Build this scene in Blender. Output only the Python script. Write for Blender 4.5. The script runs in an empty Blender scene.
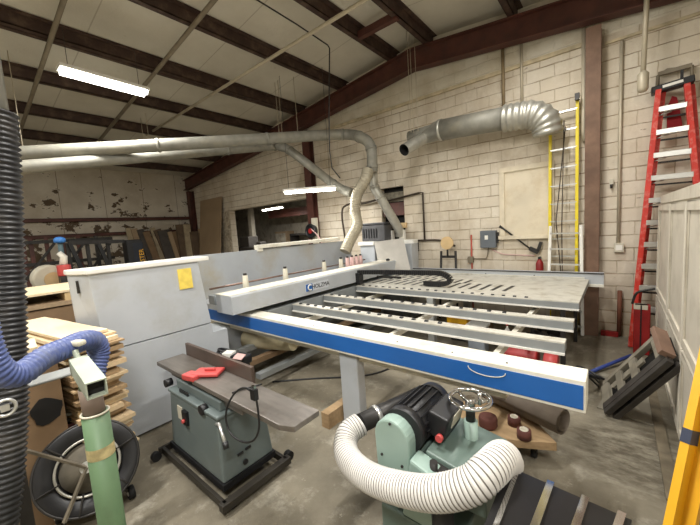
import bpy, bmesh, math, random
from mathutils import Vector, Matrix
random.seed(7)
col = bpy.context.scene.collection
PI = math.pi
V = Vector
# ---------------------------------------------------------------- camera
YAW, PIT, ROL, FPX = 0.690001444, 0.102265557, -0.066266, 327.31
CAM = V((0, 0, 2.0))
_cy, _sy = math.cos(YAW), math.sin(YAW)
FW = V((-_sy*math.cos(PIT), _cy*math.cos(PIT), -math.sin(PIT)))
_r = V((_cy, _sy, 0)); _u = _r.cross(FW)
RT = _r*math.cos(ROL) + _u*math.sin(ROL); UP = -_r*math.sin(ROL) + _u*math.cos(ROL)
def at(px, py, ax, val):
    """pixel -> the world point where its ray meets the plane x|y|z = val (a survey helper)"""
    d = FW + RT*((px-350)/FPX) - UP*((py-262.5)/FPX)
    i = 'xyz'.index(ax); t = (val-CAM[i])/d[i]
    return CAM + d*t
cd = bpy.data.cameras.new('camera'); cam = bpy.data.objects.new('camera', cd); col.objects.link(cam)
cam.matrix_world = Matrix(((RT.x, UP.x, -FW.x, CAM.x), (RT.y, UP.y, -FW.y, CAM.y), (RT.z, UP.z, -FW.z, CAM.z), (0, 0, 0, 1)))
cd.sensor_width = 36; cd.lens = 36*FPX/700; cd.clip_start = 0.02; cd.clip_end = 100
bpy.context.scene.camera = cam

# ---------------------------------------------------------------- materials
def lin(c):
    return tuple((x/12.92 if x <= .04045 else ((x+.055)/1.055)**2.4) for x in [v/255 for v in c]) + (1,)
MC = {}
def mat(name, rgb, rough=.6, metal=0, amt=.18, scale=6, bump=.0, dirt=None, dirt_amt=.5, dscale=2.5, stretch=None, spec=None):
    if name in MC: return MC[name]
    m = bpy.data.materials.new(name); m.use_nodes = True; nt = m.node_tree; N = nt.nodes; L = nt.links
    b = N['Principled BSDF']; b.inputs['Roughness'].default_value = rough; b.inputs['Metallic'].default_value = metal
    if spec is not None: b.inputs['Specular IOR Level'].default_value = spec
    tc = N.new('ShaderNodeTexCoord'); src = tc.outputs['Object']
    if stretch:
        mp = N.new('ShaderNodeMapping'); mp.inputs['Scale'].default_value = stretch; L.new(src, mp.inputs[0]); src = mp.outputs[0]
    n = N.new('ShaderNodeTexNoise'); n.inputs['Scale'].default_value = scale; n.inputs['Detail'].default_value = 5; L.new(src, n.inputs['Vector'])
    c = lin(rgb); lo = tuple(x*(1-amt) for x in c[:3])+(1,); hi = tuple(min(1, x*(1+amt)) for x in c[:3])+(1,)
    cr = N.new('ShaderNodeValToRGB'); cr.color_ramp.elements[0].position = .3; cr.color_ramp.elements[1].position = .7
    cr.color_ramp.elements[0].color = lo; cr.color_ramp.elements[1].color = hi; L.new(n.outputs['Fac'], cr.inputs[0]); out = cr.outputs[0]
    if dirt:
        n2 = N.new('ShaderNodeTexNoise'); n2.inputs['Scale'].default_value = dscale; n2.inputs['Detail'].default_value = 8; n2.inputs['Roughness'].default_value = .65
        L.new(tc.outputs['Object'], n2.inputs['Vector'])
        r2 = N.new('ShaderNodeValToRGB'); r2.color_ramp.elements[0].position = .5; r2.color_ramp.elements[1].position = .68
        r2.color_ramp.elements[1].color = (dirt_amt,)*3+(1,); L.new(n2.outputs['Fac'], r2.inputs[0])
        mx = N.new('ShaderNodeMix'); mx.data_type = 'RGBA'; L.new(r2.outputs[0], mx.inputs[0]); L.new(out, mx.inputs[6]); mx.inputs[7].default_value = lin(dirt); out = mx.outputs[2]
    L.new(out, b.inputs['Base Color'])
    if bump:
        bp = N.new('ShaderNodeBump'); bp.inputs['Strength'].default_value = bump; bp.inputs['Distance'].default_value = .02
        L.new(n.outputs['Fac'], bp.inputs['Height']); L.new(bp.outputs[0], b.inputs['Normal'])
    MC[name] = m; return m
def emis(name, rgb, s):
    m = bpy.data.materials.new(name); m.use_nodes = True; b = m.node_tree.nodes['Principled BSDF']
    b.inputs['Base Color'].default_value = (1, 1, 1, 1); b.inputs['Emission Color'].default_value = lin(rgb); b.inputs['Emission Strength'].default_value = s
    return m

class G:   # tiny node graph helper for the setting's materials
    def __init__(s, name, rough=.85):
        s.m = bpy.data.materials.new(name); s.m.use_nodes = True; s.t = s.m.node_tree; s.N = s.t.nodes; s.L = s.t.links
        s.b = s.N['Principled BSDF']; s.b.inputs['Roughness'].default_value = rough
        s.tc = s.N.new('ShaderNodeTexCoord').outputs['Object']
    def noise(s, sc, det=6, ro=.6, vec=None, scale3=None):
        v = vec or s.tc
        if scale3:
            mp = s.N.new('ShaderNodeMapping'); mp.inputs['Scale'].default_value = scale3; s.L.new(v, mp.inputs[0]); v = mp.outputs[0]
        n = s.N.new('ShaderNodeTexNoise'); n.inputs['Scale'].default_value = sc; n.inputs['Detail'].default_value = det; n.inputs['Roughness'].default_value = ro
        s.L.new(v, n.inputs['Vector']); return n.outputs['Fac']
    def ramp(s, f, p0, p1, c0, c1):
        r = s.N.new('ShaderNodeValToRGB'); e = r.color_ramp.elements; e[0].position = p0; e[1].position = p1; e[0].color = c0; e[1].color = c1
        s.L.new(f, r.inputs[0]); return r.outputs[0]
    def mask(s, f, p0, p1, a=1): return s.ramp(f, p0, p1, (0, 0, 0, 1), (a, a, a, 1))
    def mix(s, f, a, b):
        x = s.N.new('ShaderNodeMix'); x.data_type = 'RGBA'
        for v, i in ((f, 0), (a, 6), (b, 7)):
            if isinstance(v, (tuple, float)): x.inputs[i].default_value = v
            else: s.L.new(v, x.inputs[i])
        return x.outputs[2]
    def math(s, op, a, b=0.):
        x = s.N.new('ShaderNodeMath'); x.operation = op
        for v, i in ((a, 0), (b, 1)):
            if isinstance(v, (int, float)): x.inputs[i].default_value = v
            else: s.L.new(v, x.inputs[i])
        return x.outputs[0]
    def sep(s):
        x = s.N.new('ShaderNodeSeparateXYZ'); s.L.new(s.tc, x.inputs[0]); return x.outputs
    def done(s, c, h=None, st=.5, d=.02):
        s.L.new(c, s.b.inputs['Base Color'])
        if h is not None:
            bp = s.N.new('ShaderNodeBump'); bp.inputs['Strength'].default_value = st; bp.inputs['Distance'].default_value = d
            s.L.new(h, bp.inputs['Height']); s.L.new(bp.outputs[0], s.b.inputs['Normal'])
        return s.m
def wall_block_mat():
    g = G('painted_block'); o = g.sep()
    cmb = g.N.new('ShaderNodeCombineXYZ'); g.L.new(o[0], cmb.inputs[0]); g.L.new(o[2], cmb.inputs[1])
    bk = g.N.new('ShaderNodeTexBrick'); bk.inputs['Scale'].default_value = 1; bk.inputs['Brick Width'].default_value = .42; bk.inputs['Row Height'].default_value = .205
    bk.inputs['Mortar Size'].default_value = .008; bk.inputs['Mortar Smooth'].default_value = .4; bk.inputs['Bias'].default_value = 0
    wob = g.N.new('ShaderNodeVectorMath'); wob.operation = 'ADD'
    nz = g.N.new('ShaderNodeTexNoise'); nz.inputs['Scale'].default_value = 5; g.L.new(cmb.outputs[0], nz.inputs['Vector'])
    sc = g.N.new('ShaderNodeVectorMath'); sc.operation = 'SCALE'; sc.inputs['Scale'].default_value = .03; g.L.new(nz.outputs['Color'], sc.inputs[0])
    g.L.new(cmb.outputs[0], wob.inputs[0]); g.L.new(sc.outputs[0], wob.inputs[1]); g.L.new(wob.outputs[0], bk.inputs['Vector'])
    bk.inputs['Color1'].default_value = lin((216, 207, 190)); bk.inputs['Color2'].default_value = lin((207, 196, 177)); bk.inputs['Mortar'].default_value = lin((176, 161, 136))
    # mortar fades in places under thick paint
    fade = g.mask(g.noise(1.3, 6, .6), .42, .66, .75)
    c = g.mix(fade, bk.outputs['Color'], lin((210, 198, 178)))
    hz = g.math('FRACT', g.math('ADD', g.math('DIVIDE', o[2], .205), g.math('MULTIPLY', g.noise(1.2, 4, .5), .25)))
    hl = g.math('MULTIPLY', g.math('LESS_THAN', hz, .07), g.mask(g.noise(2.3, 6, .7), .36, .56, .8))
    c = g.mix(hl, c, lin((134, 116, 92)))
    c = g.mix(g.mask(g.noise(3.4, 8, .75), .5, .72, .45), c, lin((232, 226, 212)))
    stain = g.mask(g.noise(1.1, 9, .7, scale3=(1, 1, .5)), .47, .78, .75)
    c = g.mix(stain, c, lin((158, 138, 108)))
    pl = g.mask(g.noise(7, 6, .7, scale3=(.6, 1, 1.6)), .66, .7, .7)
    c = g.mix(pl, c, lin((120, 100, 78)))
    # grime of the lower wall right of the column: a brown stain with its own shape
    low = g.mask(g.math('ADD', g.math('MULTIPLY', o[2], -.5), g.math('ADD', g.math('MULTIPLY', g.noise(1.6, 6, .6), 1.4), g.math('MULTIPLY', o[0], .22))), -.1, .9, .85)
    c = g.mix(low, c, lin((146, 126, 98)))
    # bare upper band of smoother render above the ledge
    up = g.mask(o[2], .8, .81, 1)
    up.node.color_ramp.elements[0].position = 0; up.node.color_ramp.elements[1].position = 1
    hi = g.math('GREATER_THAN', o[2], 4.66)
    band = g.mix(g.mask(g.noise(1.5, 6, .6), .4, .7, 1), lin((222, 216, 200)), lin((196, 184, 160)))
    c = g.mix(hi, c, band)
    h = g.math('ADD', g.math('MULTIPLY', bk.outputs['Fac'], -.8), g.math('MULTIPLY', g.noise(22, 5, .7), .5))
    return g.done(c, h, .6, .02)
def wall_left_mat():
    g = G('flaking_board'); o = g.sep()
    base = g.mix(g.mask(g.noise(.7, 8, .65), .35, .7, 1), lin((214, 206, 190)), lin((180, 168, 148)))
    pl = g.noise(2.0, 7, .66, scale3=(1, .8, 1.4))
    lowb = g.math('MULTIPLY', g.math('SUBTRACT', 3.4, o[2]), .03)
    pe = g.mask(g.math('ADD', pl, lowb), .575, .59, 1)
    c = g.mix(pe, base, g.mix(g.noise(5), lin((74, 60, 46)), lin((104, 86, 64))))
    rim = g.math('SUBTRACT', g.mask(g.math('ADD', pl, lowb), .562, .575, 1), pe)
    c = g.mix(rim, c, lin((214, 206, 190)))
    seam = g.math('LESS_THAN', g.math('FRACT', g.math('MULTIPLY', o[1], .82)), .012)
    c = g.mix(seam, c, lin((120, 106, 86)))
    return g.done(c, g.noise(9), .3)
def floor_mat():
    g = G('dusty_concrete', .7)
    base = g.mix(g.mask(g.noise(.9, 9, .68), .3, .72, 1), lin((94, 87, 73)), lin((143, 135, 117)))
    c = g.mix(g.mask(g.noise(3.2, 9, .75), .52, .66, .6), base, lin((171, 166, 152)))
    c = g.mix(g.mask(g.noise(2.1, 9, .7, scale3=(1.6, .7, 1)), .55, .72, .75), c, lin((76, 67, 52)))
    c = g.mix(g.mask(g.noise(9, 5, .8), .62, .7, .55), c, lin((184, 178, 164)))
    # rough trowelled patch in front of the cabinets
    o = g.sep()
    dx = g.math('SUBTRACT', o[0], .15); dy = g.math('SUBTRACT', o[1], 3.35)
    rr = g.math('ADD', g.math('MULTIPLY', dx, dx), g.math('MULTIPLY', dy, dy))
    pm = g.mask(g.math('ADD', rr, g.math('MULTIPLY', g.noise(5), .35)), .25, .55, 1)
    rough = g.mix(g.mask(g.noise(7, 8, .75, scale3=(.8, 1.7, 1)), .42, .62, 1), lin((92, 84, 70)), lin((142, 136, 120)))
    c = g.mix(pm, rough, c)
    h = g.math('ADD', g.noise(8, 8, .7), g.math('MULTIPLY', g.math('SUBTRACT', 1, pm), g.noise(7, 8, .75, scale3=(.8, 1.7, 1))))
    return g.done(c, h, .35)
def ceil_mat():
    g = G('insulated_ceiling')
    base = g.mix(g.mask(g.noise(.6, 7, .6), .3, .7, 1), lin((190, 184, 168)), lin((214, 209, 195)))
    c = g.mix(g.mask(g.noise(3, 8, .75), .64, .74, .5), base, lin((150, 134, 108)))
    o = g.sep(); seam = g.math('LESS_THAN', g.math('FRACT', g.math('MULTIPLY', o[1], .55)), .01)
    c = g.mix(g.math('MULTIPLY', seam, .5), c, lin((140, 130, 112)))
    return g.done(c, g.noise(4), .4, .03)

M_steel = mat('red_brown_steel', (84, 47, 38), .6, 0, .3, 4, dirt=(58, 42, 34), dirt_amt=.5)
M_purlin = mat('brown_purlin', (66, 47, 38), .65, 0, .25, 5, dirt=(120, 104, 84), dirt_amt=.35, dscale=5)
M_colm = mat('worn_column', (118, 92, 74), .7, 0, .25, 5, dirt=(84, 58, 46), dirt_amt=.8, dscale=1.4)
M_grey = mat('machine_grey', (176, 180, 184), .42, 0, .05, 3, dirt=(160, 158, 150), dirt_amt=.5, dscale=2)
M_cream = mat('machine_cream', (226, 222, 208), .45, 0, .05, 3, dirt=(196, 186, 160), dirt_amt=.6, dscale=4)
M_blue = mat('panel_blue', (38, 96, 168), .38, 0, .05, 3)
M_alu = mat('slat_grey', (150, 154, 155), .42, .3, .08, 5)
M_alud = mat('slat_top', (206, 203, 192), .4, .15, .08, 8, dirt=(150, 140, 118), dirt_amt=.6, dscale=6)
M_galv = mat('galvanised', (176, 174, 164), .42, .6, .15, 9)
M_galvd = mat('dusty_galvanised', (138, 136, 126), .6, .3, .15, 7, dirt=(160, 154, 136), dirt_amt=.6, dscale=3)
M_black = mat('black_plastic', (26, 26, 28), .45, 0, .25, 8)
M_rub = mat('rubber', (18, 18, 18), .8, 0, .2, 8)
M_dark = mat('dark_steel', (54, 52, 50), .45, .5, .25, 8)
M_chrome = mat('chrome', (210, 210, 210), .12, 1, .03, 4)
M_jgrey = mat('jointer_grey', (98, 108, 107), .45, 0, .08, 4, dirt=(90, 94, 90), dirt_amt=.5)
M_jtop = mat('jointer_top', (124, 118, 112), .38, .5, .18, 3, stretch=(1, 6, 1), dirt=(96, 84, 74), dirt_amt=.6, dscale=5)
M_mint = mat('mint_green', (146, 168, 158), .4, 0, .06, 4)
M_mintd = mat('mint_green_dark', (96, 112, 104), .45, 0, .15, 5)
M_red = mat('ladder_red', (198, 48, 34), .5, 0, .12, 5, dirt=(225, 190, 175), dirt_amt=.3, dscale=14)
M_redp = mat('red_plastic', (188, 72, 70), .45, 0, .12, 5)
M_redm = mat('dark_red_metal', (140, 24, 24), .5, 0, .2, 5)
M_yel = mat('ladder_yellow', (222, 200, 40), .5, 0, .1, 5)
M_yelo = mat('beam_yellow', (238, 178, 28), .45, 0, .08, 4)
M_alum = mat('aluminium', (212, 212, 208), .3, .7, .1, 8)
M_cab = mat('cabinet_greige', (206, 199, 184), .5, 0, .06, 3, dirt=(160, 150, 130), dirt_amt=.4)
M_cabl = mat('cabinet_edge_lit', (226, 221, 206), .4, 0, .05, 3)  # paler cabinet colour: light caught on the door edges
M_ply = mat('plywood', (204, 180, 144), .65, 0, .12, 4, stretch=(1, 8, 8), dirt=(176, 146, 104), dirt_amt=.5)
M_plyl = mat('plywood_pale', (226, 206, 170), .6, 0, .08, 3, stretch=(1, 8, 1))
M_plyd = mat('plywood_brown', (156, 134, 106), .7, 0, .15, 4, stretch=(1, 8, 8))
M_card = mat('cardboard', (126, 102, 76), .85, 0, .12, 6)
M_wood = mat('dolly_wood', (160, 134, 100), .75, 0, .18, 4, stretch=(1, 7, 7), dirt=(118, 92, 62), dirt_amt=.6)
M_green = mat('green_pvc', (92, 118, 86), .5, 0, .1, 5, dirt=(82, 100, 74), dirt_amt=.6, dscale=6)
M_bhose = mat('blue_hose', (78, 92, 142), .45, 0, .12, 4, dirt=(130, 134, 140), dirt_amt=.5, dscale=9)
M_whose = mat('white_hose', (204, 201, 196), .4, 0, .08, 6)
M_whosed = mat('hose_wire', (96, 90, 82), .5, 0, .2, 6)
M_white = mat('white_paint', (226, 224, 216), .45, 0, .05, 4)
M_belt = mat('grey_belt', (112, 102, 92), .85, 0, .12, 10)
M_brnb = mat('brown_belt', (88, 48, 40), .8, 0, .15, 10)
M_tan = mat('tan_wood', (204, 176, 130), .7, 0, .12, 5)
M_hole = mat('dark_inside', (22, 20, 18), .9, 0, .2, 5)  # near-black, stands in for the shade inside and behind openings
M_cloud = mat('light_switch', (196, 190, 172), .5, 0, .05)
M_pink = mat('clear_pink_hose', (206, 170, 166), .35, 0, .1, 8)
M_yellb = mat('yellow_label', (226, 200, 90), .6, 0, .1, 20)
M_bluep = mat('blue_paint', (44, 66, 140), .5, 0, .1)
M_bluec = mat('blue_cap', (60, 120, 190), .5, 0, .1)
M_glow = emis('tube_glow', (255, 252, 240), 14)

# ---------------------------------------------------------------- mesh builder
class MB:
    def __init__(s): s.v = []; s.f = []; s.mi = []; s.sm = []; s.k = 0
    def add(s, vs, fs, smooth=False):
        n = len(s.v); s.v += [V(p) for p in vs]; s.f += [[i+n for i in f] for f in fs]; s.mi += [s.k]*len(fs); s.sm += [smooth]*len(fs); return s
    def mat(s, k): s.k = k; return s
    def box(s, a, b):
        x0, y0, z0 = [min(p, q) for p, q in zip(a, b)]; x1, y1, z1 = [max(p, q) for p, q in zip(a, b)]
        return s.add([(x0,y0,z0),(x1,y0,z0),(x1,y1,z0),(x0,y1,z0),(x0,y0,z1),(x1,y0,z1),(x1,y1,z1),(x0,y1,z1)],
                     [(3,2,1,0),(4,5,6,7),(0,1,5,4),(1,2,6,5),(2,3,7,6),(3,0,4,7)])
    def obox(s, c, size, rz=0, rx=0, ry=0):
        R = Matrix.Rotation(rz, 3, 'Z') @ Matrix.Rotation(ry, 3, 'Y') @ Matrix.Rotation(rx, 3, 'X'); h = V(size)/2; c = V(c)
        P = [c + R @ V((i*h.x, j*h.y, k*h.z)) for k in (-1, 1) for i, j in ((-1,-1),(1,-1),(1,1),(-1,1))]
        return s.add(P, [(3,2,1,0),(4,5,6,7),(0,1,5,4),(1,2,6,5),(2,3,7,6),(3,0,4,7)])
    def beam(s, p, q, w, h, up=(0, 0, 1)):
        p, q = V(p), V(q); d = (q-p).normalized(); sd = d.cross(V(up))
        if sd.length < 1e-4: sd = d.cross(V((0, 1, 0)))
        sd.normalize(); u = sd.cross(d); P = []
        for e in (p, q): P += [e - sd*w/2 - u*h/2, e + sd*w/2 - u*h/2, e + sd*w/2 + u*h/2, e - sd*w/2 + u*h/2]
        return s.add(P, [(0,1,2,3),(7,6,5,4),(0,4,5,1),(1,5,6,2),(2,6,7,3),(3,7,4,0)])
    def prism(s, pts, ext):     # planar polygon extruded by ext
        n = len(pts); e = V(ext); P = [V(p) for p in pts]; P += [p+e for p in P[:n]]
        return s.add(P, [list(range(n))[::-1], list(range(n, 2*n))] + [(i, (i+1) % n, (i+1) % n+n, i+n) for i in range(n)])
    def tube(s, path, r, n=12, cap=True, rs=None):
        path = [V(p) for p in path]; m = len(path); T = []
        for i in range(m):
            T.append((path[min(i+1, m-1)]-path[max(i-1, 0)]).normalized())
        a = T[0].cross(V((0, 0, 1)))
        if a.length < .05: a = T[0].cross(V((1, 0, 0)))
        a.normalize(); P = []
        for i in range(m):
            a = (a - T[i]*a.dot(T[i])).normalized(); b = T[i].cross(a); rr = rs[i] if rs else r
            P += [path[i] + (a*math.cos(2*PI*j/n) + b*math.sin(2*PI*j/n))*rr for j in range(n)]
        F = [(i*n+j, i*n+(j+1) % n, (i+1)*n+(j+1) % n, (i+1)*n+j) for i in range(m-1) for j in range(n)]
        s.add(P, F, True)
        if cap: s.add(P[:n], [list(range(n))[::-1]]); s.add(P[-n:], [list(range(n))])
        return s
    def cyl(s, p, q, r, r2=None, n=20, cap=True): return s.tube([p, q], r, n, cap, [r, r if r2 is None else r2])
    def lathe(s, prof, p, ax=(0, 0, 1), n=28):      # prof: (radius, height along axis)
        p = V(p); d = V(ax).normalized(); a = d.cross(V((0, 0, 1)))
        if a.length < .05: a = d.cross(V((1, 0, 0)))
        a.normalize(); b = d.cross(a); P = []; m = len(prof)
        for r, h in prof: P += [p + d*h + (a*math.cos(2*PI*j/n)+b*math.sin(2*PI*j/n))*max(r, 1e-4) for j in range(n)]
        return s.add(P, [(i*n+j, i*n+(j+1) % n, (i+1)*n+(j+1) % n, (i+1)*n+j) for i in range(m-1) for j in range(n)], True)
    def ring(s, c, ax, R, r, n=36, k=10):
        d = V(ax).normalized(); a = d.cross(V((0, 0, 1)))
        if a.length < .05: a = d.cross(V((1, 0, 0)))
        a.normalize(); b = d.cross(a); c = V(c); P = []
        for i in range(n):
            e = a*math.cos(2*PI*i/n)+b*math.sin(2*PI*i/n)
            P += [c + e*(R + r*math.cos(2*PI*j/k)) + d*r*math.sin(2*PI*j/k) for j in range(k)]
        return s.add(P, [(i*k+j, ((i+1) % n)*k+j, ((i+1) % n)*k+(j+1) % k, i*k+(j+1) % k) for i in range(n) for j in range(k)], True)
    def build(s, name, mats, parent=None, bevel=0):
        me = bpy.data.meshes.new(name); off = V((0, 0, 0))
        p = parent
        while p is not None: off += p.location; p = p.parent
        rot = parent and (parent.get('_rz') or (parent.parent.get('_rz') if parent.parent else 0)) or 0
        vs = [v-off for v in s.v]
        if rot: R = Matrix.Rotation(-rot, 3, 'Z'); vs = [R @ v for v in vs]
        me.from_pydata(vs, [], s.f)
        if not isinstance(mats, (list, tuple)): mats = [mats]
        for m in mats: me.materials.append(m)
        for pl, k, sm in zip(me.polygons, s.mi, s.sm): pl.material_index = min(k, len(mats)-1); pl.use_smooth = sm
        bm = bmesh.new(); bm.from_mesh(me); bmesh.ops.remove_doubles(bm, verts=bm.verts, dist=1e-5); bmesh.ops.recalc_face_normals(bm, faces=bm.faces); bm.to_mesh(me); bm.free()
        o = bpy.data.objects.new(name, me); col.objects.link(o)
        if parent: o.parent = parent
        if bevel:
            b = o.modifiers.new('bevel', 'BEVEL'); b.width = bevel; b.segments = 2; b.limit_method = 'ANGLE'; b.angle_limit = .7
        return o
def thing(name, label, cat, loc, group=None):
    o = bpy.data.objects.new(name, None); col.objects.link(o); o.location = loc; o.empty_display_size = .05
    o['label'] = label; o['category'] = cat
    if group: o['group'] = group
    return o
def tag(o, label, cat, group=None, kind=None):
    """one-mesh thing: move its origin to the base centre of its mesh"""
    vs = o.data.vertices; xs = [v.co.x for v in vs]; ys = [v.co.y for v in vs]; zs = [v.co.z for v in vs]
    c = V(((min(xs)+max(xs))/2, (min(ys)+max(ys))/2, min(zs)))
    for v in vs: v.co -= c
    o.location = c; o['label'] = label; o['category'] = cat
    if group: o['group'] = group
    if kind: o['kind'] = kind
    return o
def struct(name, mb, m, parent=None, bevel=0):
    o = mb.build(name, m, parent, bevel)
    if not parent: o['kind'] = 'structure'
    return o
def lab(o, t): o['label'] = t; return o
def cr(pts, n=8):      # Catmull-Rom through points
    P = [V(p) for p in pts]; P = [P[0]*2-P[1]] + P + [P[-1]*2-P[-2]]; out = []
    for i in range(1, len(P)-2):
        for k in range(n):
            t = k/n; a, b, c, d = P[i-1:i+3]
            out.append(.5*((2*b)+(c-a)*t+(2*a-5*b+4*c-d)*t*t+(3*b-a-3*c+d)*t**3))
    out.append(P[-2]); return out
def resample(path, step):
    out = [path[0]]; acc = 0
    for a, b in zip(path, path[1:]):
        L = (b-a).length; t = step-acc
        while t <= L: out.append(a.lerp(b, t/L)); t += step
        acc = (L - (t-step))
    return out
def ribbed(path, r, pitch, amp, n=20):        # corrugated hose
    p = resample(cr(path, 24), pitch/4); rs = [r + amp*(0, 1, 0, -1)[i % 4] for i in range(len(p))]
    return MB().tube(p, r, n, True, rs)
def text(name, s, size, M, m, parent, depth=.002):
    """lettering as mesh; M: world matrix (origin, x right, y up)"""
    c = bpy.data.curves.new('t', 'FONT'); c.body = s; c.size = size; c.extrude = depth; c.resolution_u = 2
    t = bpy.data.objects.new('t', c); col.objects.link(t); dg = bpy.context.evaluated_depsgraph_get()
    me = bpy.data.meshes.new_from_object(t.evaluated_get(dg)); bpy.data.objects.remove(t); bpy.data.curves.remove(c)
    mb = MB(); mb.add([M @ v.co for v in me.vertices], [list(p.vertices) for p in me.polygons]); bpy.data.meshes.remove(me)
    return mb.build(name, m, parent)
def frame(o, x, y):    # matrix from origin, right, up
    x = V(x).normalized(); y = V(y); y = (y - x*y.dot(x)).normalized(); z = x.cross(y); o = V(o)
    return Matrix(((x.x, y.x, z.x, o.x), (x.y, y.y, z.y, o.y), (x.z, y.z, z.z, o.z), (0, 0, 0, 1)))

# ---------------------------------------------------------------- the room
WY = 6.68                      # brick gable wall
LX = -14.0                     # far flaking wall
RX, FY = 3.4, -5.0
RIDGE, ZR, SL = -3.35, 5.78, .108
def cz(x): return ZR - SL*abs(x-RIDGE)        # ceiling height
struct('floor', MB().box((LX-6.4, FY-.2, -.2), (RX+.2, 12.4, 0)), floor_mat())
wb = MB(); D = .22
def wseg(x0, x1, z0, z1):
    xs = [x0] + ([RIDGE] if z1 is None and x0 < RIDGE < x1 else []) + [x1]
    for a, b in zip(xs, xs[1:]):
        za, zb = (z1, z1) if z1 is not None else (cz(a)+.02, cz(b)+.02)
        wb.prism([(a, WY, z0), (b, WY, z0), (b, WY, zb), (a, WY, za)], (0, D, 0))
OX0, OX1, OZ = -11.1, -6.86, 2.96      # wide opening into the next bay
WX0, WX1, WZ0, WZ1 = -4.42, -3.8, 1.62, 2.9     # small window
wseg(LX, OX0, 0, OZ); wseg(LX, WX0, OZ, None); wseg(OX1, WX0, 0, OZ); wseg(WX0, WX1, 0, WZ0); wseg(WX0, WX1, WZ1, None)
wseg(WX1, RX, 0, None)
struct('wall_back', wb, wall_block_mat())
struct('wall_left', MB().prism([(LX, FY, 0), (LX, WY+.22, 0), (LX, WY+.22, cz(LX)+.02), (LX, FY, cz(LX)+.02)], (-.2, 0, 0)), wall_left_mat())
Mplain = mat('plain_wall', (196, 188, 170), .85, 0, .12, 1.5)
struct('wall_right', MB().box((RX, FY, 0), (RX+.2, WY+.2, cz(RX)+.1)), Mplain)
struct('wall_front', MB().box((LX, FY-.2, 0), (RX, FY, 4.6)).prism([(LX, FY-.2, 4.6), (RX, FY-.2, 4.6), (RX, FY-.2, cz(RX)), (RIDGE, FY-.2, cz(RIDGE)), (LX, FY-.2, cz(LX)+.01)], (0, .2, 0)), Mplain)
cl = MB()
cl.prism([(LX-.2, FY-.2, cz(LX-.2)), (RIDGE, FY-.2, ZR), (RX+.2, FY-.2, cz(RX+.2)), (RX+.2, FY-.2, cz(RX+.2)+.12), (RIDGE, FY-.2, ZR+.12), (LX-.2, FY-.2, cz(LX-.2)+.12)], (0, WY+D-FY+.2, 0))
struct('ceiling', cl, ceil_mat())
# next bay, seen through the wide opening
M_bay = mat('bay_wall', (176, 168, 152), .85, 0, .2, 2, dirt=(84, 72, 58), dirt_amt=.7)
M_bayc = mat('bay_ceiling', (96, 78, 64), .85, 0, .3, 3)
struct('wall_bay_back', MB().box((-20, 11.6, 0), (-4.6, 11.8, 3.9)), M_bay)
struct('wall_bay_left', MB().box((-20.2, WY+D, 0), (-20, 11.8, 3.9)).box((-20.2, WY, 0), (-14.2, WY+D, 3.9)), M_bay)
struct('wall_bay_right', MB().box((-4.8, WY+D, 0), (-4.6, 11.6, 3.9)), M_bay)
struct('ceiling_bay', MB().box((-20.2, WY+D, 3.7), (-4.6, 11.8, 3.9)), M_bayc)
for i in range(7):
    o = MB().beam((-19.9, 7.3+i*.62, 3.62), (-4.9, 7.3+i*.62, 3.62), .07, .16).build('ceiling_joist', M_purlin)
    tag(o, 'dark joist under the ceiling of the next bay', 'joist', 'joists in the next bay')
tag(MB().box((-13.75, 9.2, 0), (-13.5, 9.4, 3.54)).build('timber_post', M_bay), 'grey post standing inside the next bay behind the opening', 'post')
pil = MB().box((OX0-.62, WY-.07, 0), (OX0-.02, WY-.005, 2.94))
o = tag(pil.build('block_pillar', mat('flaky_brick', (170, 158, 138), .85, 0, .35, 14, bump=.6, dirt=(110, 96, 76), dirt_amt=.7, dscale=6)), 'flaking block pillar at the left edge of the wide wall opening', 'pillar')
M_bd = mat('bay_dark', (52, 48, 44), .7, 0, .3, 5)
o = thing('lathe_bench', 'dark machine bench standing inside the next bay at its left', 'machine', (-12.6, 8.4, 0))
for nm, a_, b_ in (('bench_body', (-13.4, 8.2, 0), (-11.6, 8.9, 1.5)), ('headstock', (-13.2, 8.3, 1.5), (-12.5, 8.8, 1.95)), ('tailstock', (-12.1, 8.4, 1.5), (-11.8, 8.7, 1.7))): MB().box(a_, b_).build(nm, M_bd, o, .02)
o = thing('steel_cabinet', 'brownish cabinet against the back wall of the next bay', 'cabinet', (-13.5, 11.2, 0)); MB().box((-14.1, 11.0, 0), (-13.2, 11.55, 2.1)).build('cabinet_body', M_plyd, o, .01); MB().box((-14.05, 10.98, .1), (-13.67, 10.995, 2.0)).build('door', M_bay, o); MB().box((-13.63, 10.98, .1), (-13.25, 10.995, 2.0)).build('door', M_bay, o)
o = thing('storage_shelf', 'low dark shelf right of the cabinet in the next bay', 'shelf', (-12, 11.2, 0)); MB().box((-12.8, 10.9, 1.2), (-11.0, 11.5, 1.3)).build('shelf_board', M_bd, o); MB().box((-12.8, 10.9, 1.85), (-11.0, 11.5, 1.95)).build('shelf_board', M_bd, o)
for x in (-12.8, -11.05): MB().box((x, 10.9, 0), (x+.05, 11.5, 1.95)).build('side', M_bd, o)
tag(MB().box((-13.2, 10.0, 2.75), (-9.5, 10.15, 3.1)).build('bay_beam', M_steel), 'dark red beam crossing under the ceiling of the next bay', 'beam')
# trim ledge along the brick wall
struct('trim_1', MB().box((-6.7, WY-.035, 4.6), (-.46, WY, 4.665)), mat('ledge', (190, 176, 146), .8, 0, .3, 6))
struct('trim_2', MB().box((-.2, WY-.03, 4.52), (1.6, WY, 4.56)), MC['ledge'])
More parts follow.
